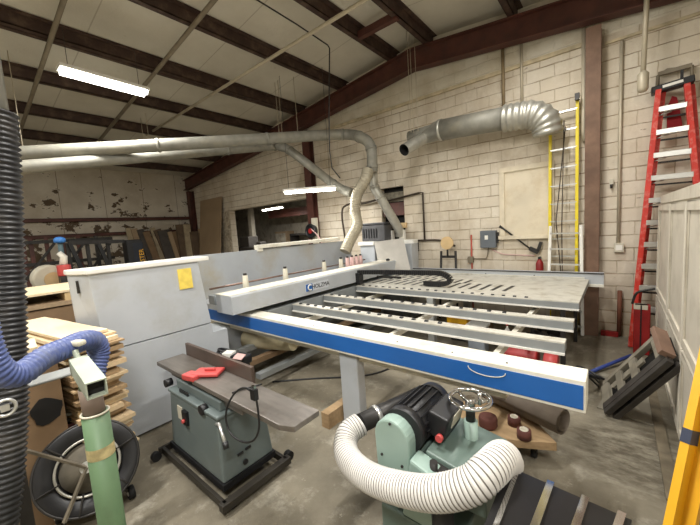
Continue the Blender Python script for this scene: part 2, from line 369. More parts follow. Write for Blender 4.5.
# boarded window
w = thing('window_1', '', '', (-1.36, WY, 1.6)); del w['label']; del w['category']; w['kind'] = 'structure'
wx0, wx1, wz0, wz1 = -1.74, -.95, 1.68, 2.93
f = MB()
for a, b in (((wx0-.0, WY-.06, wz0+.001), (wx0+.09, WY-.001, wz1-.091)), ((wx1, WY-.06, wz0+.001), (wx1+.09, WY-.001, wz1-.091)), ((wx0, WY-.06, wz1-.09), (wx1+.09, WY, wz1)), ((wx0-.04, WY-.09, wz0-.07), (wx1+.12, WY, wz0))): f.box(a, b)
f.build('window_frame', mat('frame_cream', (208, 197, 174), .7, 0, .15, 5), w, .004)
MB().box((wx0+.09, WY-.03, wz0), (wx1, WY, wz1-.09)).build('board_panel', mat('board_cream', (212, 201, 178), .7, 0, .12, 2, dirt=(182, 160, 124), dirt_amt=.5), w)
# small dark window by the duct
w = thing('window_2', '', '', (-4.1, WY, WZ0)); del w['label']; del w['category']; w['kind'] = 'structure'
MB().box((WX0, WY+.16, WZ0), (WX1, WY+.2, WZ1)).build('window_back', M_hole, w)
MB().box((WX0+.04, WY+.02, WZ0+.62), (WX1, WY+.12, WZ0+.92)).build('shutter', M_steel, w)
MB().box((WX0, WY+.01, WZ1-.34), (WX1, WY+.09, WZ1-.12)).build('blind', mat('dusty_blind', (124, 118, 104), .8, 0, .4, 12), w)
MB().box((WX0-.06, WY-.05, WZ0+.32), (WX1+.05, WY, WZ0+.44)).build('window_ledge', M_tan, w)

# ---------------------------------------------------------------- steelwork
def ibeam(mb, pts, dep, wdt, y0, tf=.02):     # rafter running in x at y0 (pts: top line)
    low = [(x, z-dep) for x, z in pts]
    def strip(a, b, yy0, yy1):
        for i in range(len(a)-1):
            mb.prism([(a[i][0], yy0, b[i][1]), (a[i+1][0], yy0, b[i+1][1]), (a[i+1][0], yy0, a[i+1][1]), (a[i][0], yy0, a[i][1])], (0, yy1-yy0, 0))
    strip(pts, [(x, z-tf) for x, z in pts], y0-wdt/2, y0+wdt/2)
    strip([(x, z+tf) for x, z in low], low, y0-wdt/2, y0+wdt/2)
    strip(pts, low, y0-.006, y0+.006)
rp = [(x, cz(x)-.21) for x in (LX+.05, RIDGE, RX-.05)]
rf = MB(); ibeam(rf, rp, .4, .2, 6.5)
tag(rf.build('steel_rafter', M_steel), 'dark red steel rafter following the roof slope along the block wall', 'beam')
rf = MB(); ibeam(rf, rp, .4, .2, -3.5)
pxs = [-12.75, -11.25, -9.75, -8.25, -6.75, -5.25, -3.8, -2.95, -1.4, .15, 1.7]
pn = ['brown ceiling purlin closest to the far flaking wall', 'second brown ceiling purlin from the far flaking wall', 'third brown ceiling purlin from the far flaking wall',
      'fourth brown ceiling purlin, running just above the grey pipes', 'brown ceiling purlin directly above the lit tube fixture', 'wide brown ceiling purlin crossing above the vertical drop cord',
      'brown ceiling purlin left of the roof ridge', 'brown ceiling purlin right of the roof ridge', 'short visible brown purlin at the top edge of the view', 'brown purlin over the tall red ladder', 'brown purlin beyond the cabinets']
for x, n in zip(pxs, pn):
    z = cz(x); h = .2; mb = MB(); t = .012
    if -12 > x or x > -99:
        mb.box((x-.006, FY, z-h), (x+.006, WY-.01, z-.005)).box((x-.1, FY, z-h), (x+.006, WY-.01, z-h+t)).box((x-.006, FY, z-t-.005), (x+.09, WY-.01, z-.005)).box((x-.1, FY, z-h), (x-.09, WY-.01, z-h+.03))
        if x == -6.75: mb.box((x-.19, FY, z-h-.01), (x-.1, WY-.01, z-h+.05)); mb.box((x-.26, FY, z-h+.03), (x-.2, WY-.01, z-h+.1))
    tag(mb.build('roof_purlin', M_purlin), n, 'beam')
for y, n in ((5.3, 'near the wall rafter'), (2.6, 'halfway along the ridge')):
    tag(MB().box((-3.79, y-.05, 5.5), (-2.96, y+.05, 5.62)).build('ridge_spacer', M_steel), 'short steel spacer between the two ridge purlins, '+n, 'beam')
def column(x, w, z1, label, m=M_steel):
    mb = MB(); y1 = WY-.005; y0 = y1-.2; t = .02
    mb.box((x-w/2, y0, 0), (x+w/2, y0+t, z1)).box((x-w/2, y1-t, 0), (x+w/2, y1, z1)).box((x-.008, y0+t, 0), (x+.008, y1-t, z1))
    tag(mb.build('steel_column', m), label, 'column')
column(-.33, .19, cz(-.33)-.68, 'worn brown steel column between the yellow and red ladders', M_colm)
column(-6.66, .24, cz(-6.66)-.68, 'dark red steel column beside the wide wall opening, behind the pipes')
column(-13.75, .26, cz(-13.75)-.68, 'dark steel column in the far corner of the hall')
for z, n in ((2.93, 'upper'), (2.42, 'lower')):
    mb = MB().box((LX+.005, FY+.01, z), (LX+.16, WY-.22, z+.015)).box((LX+.145, FY+.01, z-.09), (LX+.16, WY-.22, z+.015)).box((LX+.005, FY+.01, z-.1), (LX+.02, WY-.22, z+.015))
    tag(mb.build('wall_girt', M_steel), n+' dark red steel girt along the far flaking wall', 'beam')

# ---------------------------------------------------------------- lights
def fluo(a, b, label, energy, tubes=2, w=.13, glow=True, drop=None, name='ceiling_light'):
    a, b = V(a), V(b); d = (b-a).normalized(); L = (b-a).length; sd = d.cross(V((0, 0, 1))).normalized(); mid = (a+b)/2
    t = thing(name, label, 'light', mid)
    h = MB(); h.beam(a+V((0, 0, .03)), b+V((0, 0, .03)), w, .05, (0, 0, 1))
    h.build('housing', M_white, t, .004)
    for k in range(tubes):
        o = sd*(w*.27*(2*k-1) if tubes == 2 else 0)
        MB().cyl(a+o+d*.03-V((0, 0, .02)), b+o-d*.03-V((0, 0, .02)), w*.17, n=12).build('tube', M_glow, t)
    for e in (a+d*.12, b-d*.12):
        zt = (drop if drop else cz(e.x)-.21)
        MB().cyl(e+V((0, 0, .055)), (e.x, e.y, zt), .004, n=6).build('hanger', M_dark, t)
    ld = bpy.data.lights.new('lamp', 'AREA'); ld.shape = 'RECTANGLE'; ld.size = L; ld.size_y = w; ld.energy = energy; ld.color = (1, .975, .93)
    lo = bpy.data.objects.new('lamp', ld); col.objects.link(lo); lo.location = mid - V((0, 0, .06))
    lo.rotation_euler = (0, 0, math.atan2(d.y, d.x))
    return t
fluo((-6.4, 1.33, 4.62), (-6.42, 2.52, 4.6), 'lit double tube light hanging below the purlin at upper left', 125, 2, .24)
fluo((-5.72, 4.8, 2.9), (-4.76, 5.46, 2.9), 'lit tube light hanging low in front of the wall opening', 60, 2, .15)
fluo(at(263, 210, 'y', 8.6), at(282, 207, 'y', 8.6), 'small lit tube light inside the next bay', 110, 2, .16, drop=3.7)
fluo((-1.2, 1.2, 4.9), (-1.2, 2.4, 4.9), 'tube light overhead above the machine table', 130, 2, .15)
fluo((-3.0, -1.6, 4.9), (-3.0, -.4, 4.9), 'tube light overhead behind the viewer on the left', 205, 2, .15)
fluo((1.2, -1.6, 4.7), (1.2, -.4, 4.7), 'tube light overhead behind the viewer on the right', 190, 2, .15)
fluo((-.9, 4.2, 4.95), (-.9, 5.2, 4.95), 'tube light overhead nearest the yellow ladder', 60, 2, .15)
fluo((-8.5, -2.6, 4.5), (-8.5, -1.4, 4.5), 'tube light overhead on the far left of the hall', 130, 2, .15)
W = bpy.data.worlds.new('world'); bpy.context.scene.world = W; W.use_nodes = True
W.node_tree.nodes['Background'].inputs[0].default_value = (.9, .95, 1, 1); W.node_tree.nodes['Background'].inputs[1].default_value = .6

# ---------------------------------------------------------------- ducts
def pipe(name, pts, r, label, cat='duct', m=M_galv, bands=(), n=20, smooth=6, straight=False):
    t = thing(name, label, cat, V(pts[0]))
    path = [V(p) for p in pts] if straight else cr(pts, smooth)
    MB().tube(path, r, n, True).build('pipe', m, t)
    for i in bands:
        k = min(int(i*(len(path)-1)), len(path)-2); p = path[k].lerp(path[k+1], i*(len(path)-1)-k); d = (path[k+1]-path[k]).normalized()
        MB().cyl(p-d*.025, p+d*.025, r*1.1, n=n).build('joint_band', m, t)
    return t
A0, A1 = at(-25, 157, 'x', -7.4), at(120, 146.5, 'y', 3.0)
e1 = at(340, 134.5, 'y', 5.8); e2 = at(362, 138, 'y', 5.8); e3 = at(371, 148, 'y', 5.82); e4 = at(372.5, 172, 'y', 5.85)
a1 = at(12, 154, 'x', -7.4)
pm_ = e1
t = pipe('extraction_duct', [A0, a1, a1.lerp(pm_, .33), a1.lerp(pm_, .66), pm_, e2, e3, e4], .112, 'upper long galvanised extraction duct curving down over the machine', bands=(.3, .45, .58, .69, .86, .97), m=M_galvd)
b0 = at(-25, 172, 'x', -7.0); b1 = at(12, 168, 'x', -7.0); b2 = at(270, 146.5, 'y', 5.3); b3 = at(281, 147, 'y', 5.35); b4 = at(292, 152, 'y', 5.4); b5 = at(335, 185, 'y', 5.75); b6 = at(352, 193, 'y', 5.8)
pipe('extraction_duct', [b0, b1, b1.lerp(b2, .5), b2, b3, b4, b5, b6], .1, 'lower long galvanised duct bending down beside the column', bands=(.35, .45, .52, .7, .85), m=M_galvd)
c0 = at(373, 172, 'y', 6.0); c1 = at(374, 186, 'y', 6.02); c2 = at(380, 197, 'y', 6.05); c3 = at(398, 228, 'y', 6.35); c4 = at(400, 236, 'y', 6.4)
pipe('branch_duct', [c0, c1, c2, c3, c4], .1, 'short galvanised branch duct slanting down past the small window', bands=(.28, .5))
hz = MB(); hp = [at(368, 170, 'y', 5.75), at(365, 180, 'y', 5.65), at(357, 195, 'y', 5.6), at(355, 212, 'y', 5.6), at(357, 226, 'y', 5.5), at(350, 240, 'y', 5.3), at(345, 252, 'y', 5.15)]
tag(ribbed(hp, .118, .05, .006).build('flexible_hose', mat('grey_flex', (168, 160, 140), .5, .3, .12, 5)), 'grey flexible hose dropping from the upper duct to the saw beam', 'hose')
# wall duct
d = [at(404, 150, 'y', 6.1), at(414, 143, 'y', 6.12)]
t = thing('wall_duct', 'large galvanised duct along the block wall with an open end and flexible elbow', 'duct', at(404, 150, 'y', 6.1))
p0, p1, p2, p3 = at(404, 150, 'y', 5.55), at(424, 138, 'y', 6.1), at(437, 131, 'y', 6.25), at(507, 118, 'y', 6.25)
pth = MB(); pth.tube([p0, p1], .11, 24, False); pth.build('inlet_branch', M_galv, t)
dd = (p1-p0).normalized(); q = MB(); q.lathe([(.11, 0), (.095, 0), (.095, .3)], p0, dd, 24); q.lathe([(.095, .28), (.0, .28)], p0, dd, 24)
q.build('open_mouth', M_hole, t)
MB().tube([at(410, 139, 'y', 6.22), p2], .15, 24).build('stub', M_galvd, t)
MB().tube([p1, p2, p2+V((.05, 0, 0))], .17, 24, True, [.12, .18, .18]).build('reducer', M_galv, t)
MB().tube([p2+V((.05, 0, 0)), p3], .19, 24).build('duct_body', M_galvd, t)
MB().cyl(p2+V((.05, 0, 0)), p2+V((.11, 0, 0)), .2, n=24).build('joint_band', M_galv, t)
ribbed([p3-V((.05, 0, 0)), at(520, 116, 'y', 6.25), at(533, 115, 'y', 6.27), at(543, 120, 'y', 6.3), at(547, 128, 'y', 6.33), at(548, 136, 'y', 6.35)], .215, .09, .012, 28).build('flexible_elbow', M_galv, t)

def rod(name, pts, r, label, cat, m=M_dark, group=None, sm=None):
    path = cr(pts, sm) if sm else pts
    o = MB().tube(path, r, 8).build(name, m); return tag(o, label, cat, group)
# electrical conduits under the ceiling
M_cond = mat('grey_conduit', (128, 118, 100), .55, .2, .15, 5); M_condl = mat('pale_conduit', (190, 180, 158), .5, .2, .1, 5)
def along(y, x0, x1, dz): return [(x, y, cz(x)-dz) for x in [x0+(x1-x0)*i/6 for i in range(7)] ]
rod('ceiling_conduit', [(-12.9, 1.36, cz(-12.9)-.26), (-5.0, 1.36, cz(-5)-.26)], .035, 'grey conduit under the purlins at far upper left', 'conduit', M_cond)
rod('ceiling_conduit', [(-11.4, 2.85, cz(-11.4)-.24), (-3.4, 2.85, cz(-3.4)-.24)], .035, 'grey conduit under the purlins passing the lit tube fixture', 'conduit', M_cond)
rod('ceiling_conduit', [(-10.2, 3.85, 4.97), (-5, 3.85, 4.98), (-1, 3.85, 4.98)], .028, 'pale conduit running diagonally up to the top edge above the ducts', 'conduit', M_condl)
q0, q1, q2 = at(240, -12, 'z', 5.5), at(283, 0, 'z', 5.5), at(326, 20, 'y', 5.0)
rod('drop_cord', [(-4.25, 2.6, 5.53), (-4.27, 4.2, 5.5), (-4.28, 4.95, 5.46), (-4.28, 5.0, 5.42), at(329, 110, 'y', 5.0), at(329.5, 150, 'y', 5.0), at(332, 168, 'y', 5.02), at(340, 178, 'y', 5.05)], .012, 'dark drop cord falling straight from the ceiling past the upper duct', 'cable', M_dark)
def wire(px, y0, y1, Y, label, group=None, r=.006, m=M_condl):
    a = at(px, y1, 'y', Y); zt = cz(a.x)-.01
    rod('hanger_wire', [a, (a.x, a.y, zt)], r, label, 'wire', m, group)
for px, y1, Y in ((146, 160, 3.45), (149, 141, 3.45), (279, 132, 5.2), (282, 132, 5.2), (298, 135, 5.4), (26, 166, 1.0)):
    wire(px, 0, y1, Y, 'thin hanger wire carrying the long ducts', 'hanger wires of the long ducts')
for px in (412, 414.5, 419): wire(px, 0, 150, 6.1, 'thin hanger wire at the open mouth of the wall duct', 'hanger wires of the wall duct')

# ---------------------------------------------------------------- wall fittings on the block wall
wy = WY-.03
def wrod(name, pts, r, label, cat='conduit', m=M_condl): return rod(name, [(x, wy-.005, z) for x, z in pts], r, label, cat, m)
wrod('wall_conduit', [(-1.64, 5.05), (-1.64, 3.95)], .028, 'brown stained conduit rising beside the flexible duct elbow', m=mat('stained_conduit', (140, 122, 92), .6, 0, .2))
wrod('wall_conduit', [(-1.34, 5.05), (-1.34, 4.55), (-1.34, 3.95)], .024, 'pale conduit right of the stained one above the duct elbow')
wrod('wall_conduit', [(-.46, 4.98), (-.46, 3.3), (-.44, 3.15)], .03, 'conduit close to the left side of the worn column')
wrod('wall_conduit', [(.0, 4.5), (.0, 1.5)], .022, 'slim conduit running down to the outlet right of the worn column')
o = thing('wall_outlet', 'small grey outlet box at the end of the slim conduit', 'outlet', (0, wy, 1.38))
MB().box((-.05, wy-.05, 1.36), (.07, WY-.001, 1.5)).build('box', M_cloud, o, .005); MB().box((-.03, wy-.055, 1.39), (.05, wy-.05, 1.47)).build('cover', M_white, o)
o = thing('wall_sensor', 'small white fitting on the blocks right of the worn column', 'fitting', (-.09, wy, 2.45))
MB().box((-.12, wy-.03, 2.42), (-.07, WY-.001, 2.5)).build('bracket', M_cloud, o); MB().cyl((-.095, wy-.02, 2.42), (-.095, wy-.02, 2.36), .016).build('nozzle', M_dark, o)
# pendant pull box at upper right
c = at(643, 80, 'y', 6.33)
o = thing('pendant_conduit', 'pale pendant conduit with rounded end box above the red ladder', 'conduit', (c.x, 6.33, c.z-.2))
MB().cyl((c.x+.03, 6.33, cz(c.x)-.02), (c.x, 6.33, c.z+.1), .03).build('pipe', M_condl, o)
MB().tube([(c.x, 6.33, c.z+.12), (c.x, 6.33, c.z+.08), (c.x, 6.33, c.z-.12), (c.x, 6.33, c.z-.16)], .06, 16, True, [.03, .062, .062, .04]).build('end_box', M_condl, o)
# grey disconnect box
o = thing('disconnect_box', 'grey electrical disconnect box on the block wall', 'switch', (-1.98, WY-.08, 1.46))
MB().box((-2.09, WY-.12, 1.46), (-1.8, WY-.002, 1.79)).build('box', mat('box_grey', (96, 102, 108), .5, 0, .1), o, .01)
MB().box((-2.0, WY-.126, 1.62), (-1.94, WY-.12, 1.7)).build('label_plate', M_white, o)
MB().box((-1.8, WY-.09, 1.55), (-1.76, WY-.06, 1.75)).build('lever', M_dark, o)
rod('red_pipe', [(-2.29, wy, 1.72), (-2.29, wy, .0)], .016, 'thin red pipe on the block wall left of the grey disconnect box', 'pipe', mat('pipe_red', (170, 70, 52), .5))
rod('wall_cable', [(-2.38, wy, 1.24), (-2.1, wy, 1.24), (-2.0, wy, 1.26), (-1.96, wy, 1.46)], .01, 'grey cable leading out of the bottom of the disconnect box', 'cable', M_cond, sm=5)
tag(MB().box((-2.36, wy-.04, 1.16), (-2.26, WY-.002, 1.28)).build('junction_box', M_cond), 'small junction box on the thin red pipe', 'box')
rod('wall_cable', [(-1.9, wy, 1.42), (-1.7, wy, 1.33), (-1.4, wy, 1.31), (-1.15, wy, 1.3)], .009, 'pinkish cable sagging from the disconnect box toward the extinguisher', 'cable', M_pink, sm=5)
# long tool hung on the wall
o = thing('hanging_tool', 'long dark handled tool hanging diagonally below the boarded window', 'tool', (-1.4, wy-.03, 1.5))
MB().tube([(-1.74, wy-.03, 1.86), (-1.66, wy-.03, 1.8), (-1.22, wy-.03, 1.42)], .015, 8, True, [.026, .016, .014]).build('shaft', M_dark, o)
MB().obox((-1.17, wy-.03, 1.4), (.16, .05, .07), ry=.5).obox((-1.08, wy-.03, 1.47), (.05, .05, .16), ry=.3).build('head', M_dark, o)
o = thing('fire_extinguisher', 'red fire extinguisher hanging behind the machine fence left of the yellow ladder', 'extinguisher', (-1.08, 6.61, .85))
MB().lathe([(0, 0), (.055, 0), (.06, .02), (.06, .32), (.03, .38), (.02, .4), (0, .4)], (-1.08, 6.61, .85)).build('cylinder', M_redm, o)
MB().box((-1.1, 6.57, 1.25), (-1.06, 6.67, 1.28)).build('valve', M_black, o)
# black pipe on wall
M_bp = mat('black_pipe', (66, 56, 46), .6, .3, .2)
rod('black_iron_pipe', [(-4.3, wy-.02, 2.58), (-3.4, wy-.02, 2.68), (-3.3, wy-.02, 2.68), (-3.3, wy-.02, 1.66)], .022, 'dark iron pipe crossing the small window and dropping down the wall', 'pipe', M_bp)
rod('black_iron_pipe', [(-3.7, wy-.02, 0), (-3.7, wy-.02, 1.08), (-3.72, wy-.02, 1.5), (-3.65, wy-.02, 1.62), (-3.3, wy-.02, 1.64), (-2.9, wy-.02, 1.62), (-2.62, wy-.02, 1.5)], .022, 'dark iron pipe arching low on the wall behind the grey sloped lid', 'pipe', M_bp, sm=5)
o = thing('pipe_valve', 'dark valve on the low arching wall pipe', 'valve', (-3.48, wy-.03, 1.5)); MB().cyl((-3.48, wy-.04, 1.44), (-3.48, wy-.04, 1.6), .04).build('body', M_bp, o); MB().obox((-3.48, wy-.06, 1.42), (.1, .02, .03)).build('handle', M_bp, o)
# loop of dark hose behind the flexible hose
rod('black_air_hose', [at(350, 300, 'y', 6.55), at(347, 252, 'y', 6.53), at(342, 215, 'y', 6.45), at(347, 205, 'y', 6.45), at(365, 203, 'y', 6.5), at(383, 198, 'y', 6.5)], .025, 'dark air hose arching beside the flexible grey hose', 'hose', M_bp, sm=6)

# wooden chair-like stool behind the fence
o = thing('shop_stool', 'stool with round tan backrest standing against the block wall behind the fence', 'stool', (-2.72, 6.35, 0))
bc = at(447, 243, 'y', 6.35)
MB().cyl((bc.x, 6.33, bc.z), (bc.x, 6.37, bc.z), .13, n=24).build('backrest', M_tan, o)
for sx in (-1, 1):
    MB().tube([(bc.x+sx*.15, 6.4, 1.42), (bc.x+sx*.19, 6.3, .02)], .024, 8).build('leg', M_dark, o)
    MB().tube([(bc.x+sx*.15, 6.05, .72), (bc.x+sx*.19, 5.98, .02)], .024, 8).build('leg', M_dark, o)
MB().box((bc.x-.2, 6.0, .7), (bc.x+.2, 6.36, .74)).build('seat', M_tan, o); MB().box((bc.x-.15, 6.37, 1.28), (bc.x+.15, 6.4, 1.33)).build('crossbar', M_dark, o)
MB().cyl((bc.x, 6.36, 1.3), (bc.x, 6.36, bc.z), .018).build('back_stem', M_dark, o)
# wooden lath hanging on the wall
tag(MB().box((-.93, wy-.03, 0.0), (-.83, wy, .9)).build('wooden_batten', M_tan), 'short upright batten on the wall behind the machine', 'board') if False else None

# ---------------------------------------------------------------- beam saw
T = .98
S = thing('panel_saw', 'large grey beam panel saw with a blue striped front rail, filling the shop', 'panel saw', (-3.0, 3.8, 0))
# front rail
r0, r1, yf, yr = -4.9, -.14, 2.35, 2.56
fr = MB().box((r0, yf, T-.21), (r1, yr, T)).build('front_rail', M_cream, S, .006)
MB().box((r0, yf-.006, T-.185), (r1-.012, yf-.0005, T-.032)).build('blue_stripe', M_blue, fr)
g = MB()
for p, q in (((-1.5, -1.44), (-1.41, -1.48)),): pass
ccx = at(486, 370, 'y', 2.34); arc = [(ccx.x+.13*math.cos(a), yf-.009, ccx.z+.0+.045*math.sin(a)) for a in [PI*.98+ i*PI*1.04/14 for i in range(15)]]
lab(MB().tube(arc, .0035, 6).build('chalk_mark', M_cloud, fr), 'faint curved chalk scribble on the blue stripe')
for x in (-4.3, -3.7, -3.1, -2.55, -2.5, -2.0, -1.5, -1.0, -.6):
    MB().cyl((x, yf+.05, T-.004), (x, yf+.05, T+.004), .007, n=8).build('bolt', M_dark, fr)
MB().box((-4.6, 2.44, T-.295), (-.62, 2.53, T-.21)).build('lower_rail', M_cream, S, .004)
# post
MB().box((-2.21, 2.4, 0), (-1.98, 2.52, T-.21)).build('leg', M_grey, S, .012)
# slat beams
def slat(name, y0, y1, x0, x1, h=.075):
    o = MB().box((x0, y0, T-.012-h), (x1, y1, T-.012)).build(name, M_alu, S, .003)
    MB().box((x0, y0-.0, T-.012), (x1, y1, T)).build('top_strip', M_alud, o)
    MB().box((x0, y0-.015, T-h-.03), (x1, y0+.02, T-h-.013)).build('lower_lip', M_white, o)
    return o
sa = slat('slat_beam', 3.02, 3.13, -3.62, -.32); sb = slat('slat_beam', 3.68, 3.79, -3.62, -.32)
tb = slat('air_table', 4.52, 6.2, -3.62, -.34, .07)
mb = MB()
def rollers(parent, y, x0, x1, n, r=.022):
    for i in range(n):
        x = x0+(x1-x0)*i/(n-1)
        MB().cyl((x-.018, y, T-.006), (x+.018, y, T-.006), r, n=12).build('roller', M_black, parent)
rollers(sa, 3.075, -3.5, -1.4, 15); rollers(sb, 3.735, -3.5, -.95, 17); rollers(tb, 4.58, -3.5, -.9, 20)
# slots of the air table
for i in range(15):
    for j in range(3 if i < 7 else (2 if i < 10 else 1)):
        x = -3.5 + i*.162 + (.08 if j == 1 else 0); y = 5.1+j*.38
        MB().obox((x, y, T+.0005), (.05, .34 if j else .44, .003), rz=-.07).build('slot', M_black, tb)
# rear fence of the table
fe = MB().box((-4.1, 6.24, .86), (-.16, 6.3, 1.08)).build('rear_fence', M_grey, S, .004)
MB().box((-4.1, 6.22, 1.06), (-.16, 6.24, 1.075)).build('fence_scale', M_dark, fe)
MB().box((-4.1, 6.21, .86), (-.16, 6.24, .9)).build('fence_foot', M_cream, fe)
for x in (-3.4, -2.7, -1.9, -1.1): MB().cyl((x, 6.236, 1.0), (x, 6.242, 1.0), .014, n=8).build('bolt', M_dark, fe)
MB().box((-3.5, 6.21, .98), (-.4, 6.24, 1.0)).build('fence_lip', M_alud, fe)
# cross members and understructure
for x in (-3.3, -1.93, -.83):
    MB().box((x-.025, 2.5, T-.22), (x+.025, 6.2, T-.16)).build('cross_member', M_cream, S)
for x, y in ((-.5, 6.05), (-2.2, 6.05), (-.5, 4.55), (-2.2, 4.55), (-3.5, 6.05)):
    k_ = .025 if x > -1 else .05; MB().box((x-k_, y-k_, 0), (x+k_, y+k_, T-.1)).build('leg', M_dark if x > -1 else mat('leg_grey', (150, 152, 150), .5), S)
# saw body below and pressure beam
MB().box((-4.75, 2.1, 0.05), (-4.35, 6.1, .72)).build('saw_body', M_grey, S, .01)
MB().box((-4.6, 2.62, .72), (-3.65, 6.2, T-.01)).build('saw_table', M_alu, S, .004)
bz0, bz1 = 1.04, 1.27
pbm = MB().prism([(-3.65, 0, bz0), (-3.65, 0, bz1-.012), (-3.66, 0, bz1), (-4.02, 0, bz1), (-4.02, 0, bz0)], (0, 3.85, 0))
for v in pbm.v: v.y += 2.1
pb = pbm.build('pressure_beam', [M_grey], S)
MB().box((-4.02, 2.1, bz1), (-3.7, 5.95, bz1+.012)).build('beam_top', M_cream, pb, .003)
MB().box((-4.6, 2.12, 1.05), (-4.02, 5.9, 1.12)).build('rear_shelf', M_grey, S, .004)
MB().box((-4.25, 2.12, 1.12), (-4.1, 5.9, 1.24)).build('guide_rail', M_alu, S, .004)
rodm = MB().cyl((-4.35, 2.2, 1.3), (-4.35, 5.8, 1.3), .014).build('copper_rod', mat('copper', (128, 104, 92), .35, .6), S)
# badge with icon and lettering
bx = -3.649; y0b, y1b = 3.32, 3.83
bd = MB().box((bx, y0b, 1.09), (bx+.004, y1b, 1.21)).build('badge', mat('badge_silver', (196, 200, 206), .4), pb)
MB().box((bx+.004, y0b+.01, 1.095), (bx+.007, y0b+.16, 1.205)).build('badge_icon', M_blue, bd) if False else None
bd2 = MB().box((bx+.004, y0b+.01, 1.095), (bx+.007, y0b+.15, 1.205)).build('badge_icon', M_blue, pb)
arcp = [(bx+.009, y0b+.095+.042*math.cos(a), 1.15+.042*math.sin(a)) for a in [PI*.3+i*PI*1.4/16 for i in range(17)]]
MB().tube(arcp, .011, 6).build('badge_arc', M_white, bd2) if False else MB().tube(arcp, .011, 6).build('badge_arc', M_white, pb)
text('badge_lettering', 'HOLZMA', .095, frame((bx+.006, y0b+.135, 1.118), (0, 1, 0), (0, 0, 1)), M_dark, pb)
# clamps on top of the beam
for i, y in enumerate((2.62, 3.35, 4.25, 4.72, 4.92, 5.06, 5.2, 5.34)):
    cl_ = MB().tube([(-4.12, y, 1.2), (-4.12, y, 1.28), (-4.12, y, 1.44)], .035, 12, True, [.05, .044, .036]).build('pneumatic_clamp', M_pink if i > 3 else M_cloud, S)
    MB().cyl((-4.12, y, 1.44), (-4.12, y, 1.47), .026, n=10).build('clamp_cap', M_dark, cl_)
# rear cover
rc = MB().prism([(-4.62, 2.05, 1.1), (-4.62, 5.75, 1.1), (-4.75, 5.75, 1.74), (-4.75, 2.05, 1.76)], (-.04, 0, 0)).build('rear_cover', mat('cover_grey', (156, 160, 164), .5, 0, .08, 2, dirt=(148, 140, 118), dirt_amt=.7, dscale=1.2), S, .004)
MB().box((-4.83, 3.3, 1.77), (-4.7, 5.4, 1.83)).build('top_rail', M_cream, rc, .004)
MB().box((-4.82, 3.3, 1.72), (-4.72, 3.4, 1.77)).build('rail_foot', M_cream, rc)
# cable carrier: arched chain
k = [at(362, 273, 'y', 4.9), at(380, 274.5, 'y', 4.95), at(420, 278, 'y', 5.0), at(440, 279, 'y', 5.0), at(449, 283, 'y', 5.0), at(450, 289, 'y', 5.0), at(440, 292, 'y', 5.0), at(428, 290, 'y', 5.05)]
kp = resample(cr([(-3.64, 4.62, 1.21), (-3.3, 4.72, 1.21), (-2.4, 4.85, 1.21), (-2.15, 4.87, 1.2), (-2.02, 4.88, 1.12), (-2.08, 4.88, 1.05), (-2.25, 4.88, 1.03), (-2.5, 4.88, 1.03)], 12), .035)
ch = MB()
for a, b in zip(kp, kp[1:]): ch.beam(a, a.lerp(b, .82), .08, .075, (0, 0, 1))
ch.build('cable_chain', M_black, S)
MB().box((-3.66, 4.55, 1.0), (-3.56, 4.66, 1.2)).build('chain_bracket', M_black, S)
MB().box((-3.64, 5.2, 1.02), (-3.1, 5.22, 1.06)).build('chain_tray', M_dark, S)
# left housing
L0 = thing('x', '', '', (0, 0, 0)); bpy.data.objects.remove(L0)
yb0, yb1 = .80, 2.09
hs = MB().prism([(-3.8, 1.9, .03), (-3.8, .88, .03), (-4.08, .70, .03), (-4.14, .70, .03), (-4.14, 1.9, .03)], (0, 0, .945)).box((-4.14, 1.9, .03), (-3.8, yb1, .86)).build('left_cabinet', M_grey, S)
up_ = MB()
lo_p = [(-3.805, 1.9, .985), (-3.805, .84, .985), (-4.08, .71, .985), (-4.14, .71, .985), (-4.14, 1.9, .985)]
hi_p = [(-3.83, 1.83, 1.74), (-3.83, .785, 1.74), (-4.08, .69, 1.74), (-4.14, .69, 1.74), (-4.14, 1.83, 1.74)]
up_.add(lo_p+hi_p, [(4, 3, 2, 1, 0), (5, 6, 7, 8, 9)]+[(i, (i+1) % 5, (i+1) % 5+5, i+5) for i in range(5)])
uh = up_.build('left_hood', M_grey, S, .006)
MB().prism([(-3.81, 1.96, 1.735), (-3.81, .775, 1.735), (-4.08, .675, 1.735), (-4.18, .675, 1.735), (-4.18, 1.96, 1.735)], (0, 0, .05)).build('hood_rim', M_white, uh, .01)
yl = frame((-3.845, 1.62, 1.32), (0, 1, 0), (0, 0, 1))
MB().obox((-3.818, 1.66, 1.56), (.012, .15, .23), ry=-.033).build('warning_label', M_yellb, uh)
MB().obox((-3.985, .735, 1.62), (.05, .02, .12), rz=-.36).build('vent_label', M_dark, uh)
# right housing with sloped lid
rh = MB().box((-4.6, 5.98, .0), (-4.2, 6.5, 1.6)).box((-4.2, 6.2, .0), (-3.4, 6.5, 1.6)).build('right_housing', M_grey, S, .01)
lx0, lx1 = at(374, 241, 'y', 5.95), at(404, 237, 'y', 5.95)
MB().add([at(374, 242, 'y', 5.93), at(403.5, 238, 'y', 6.1), at(411, 272, 'y', 5.98), at(380, 272, 'y', 5.78)]+[p+V((-.02, .035, -.01)) for p in (at(374, 242, 'y', 5.93), at(403.5, 238, 'y', 6.1), at(411, 272, 'y', 5.98), at(380, 272, 'y', 5.78))],
         [(0, 1, 2, 3), (7, 6, 5, 4), (0, 4, 5, 1), (1, 5, 6, 2), (2, 6, 7, 3), (3, 7, 4, 0)]).build('sloped_lid', mat('lid_grey', (178, 174, 166), .5, 0, .06), S)
hc = at(388.5, 260, 'y', 5.82); MB().cyl(hc, hc+V((0, -.05, 0)), .035).build('lid_knob', M_black, S)
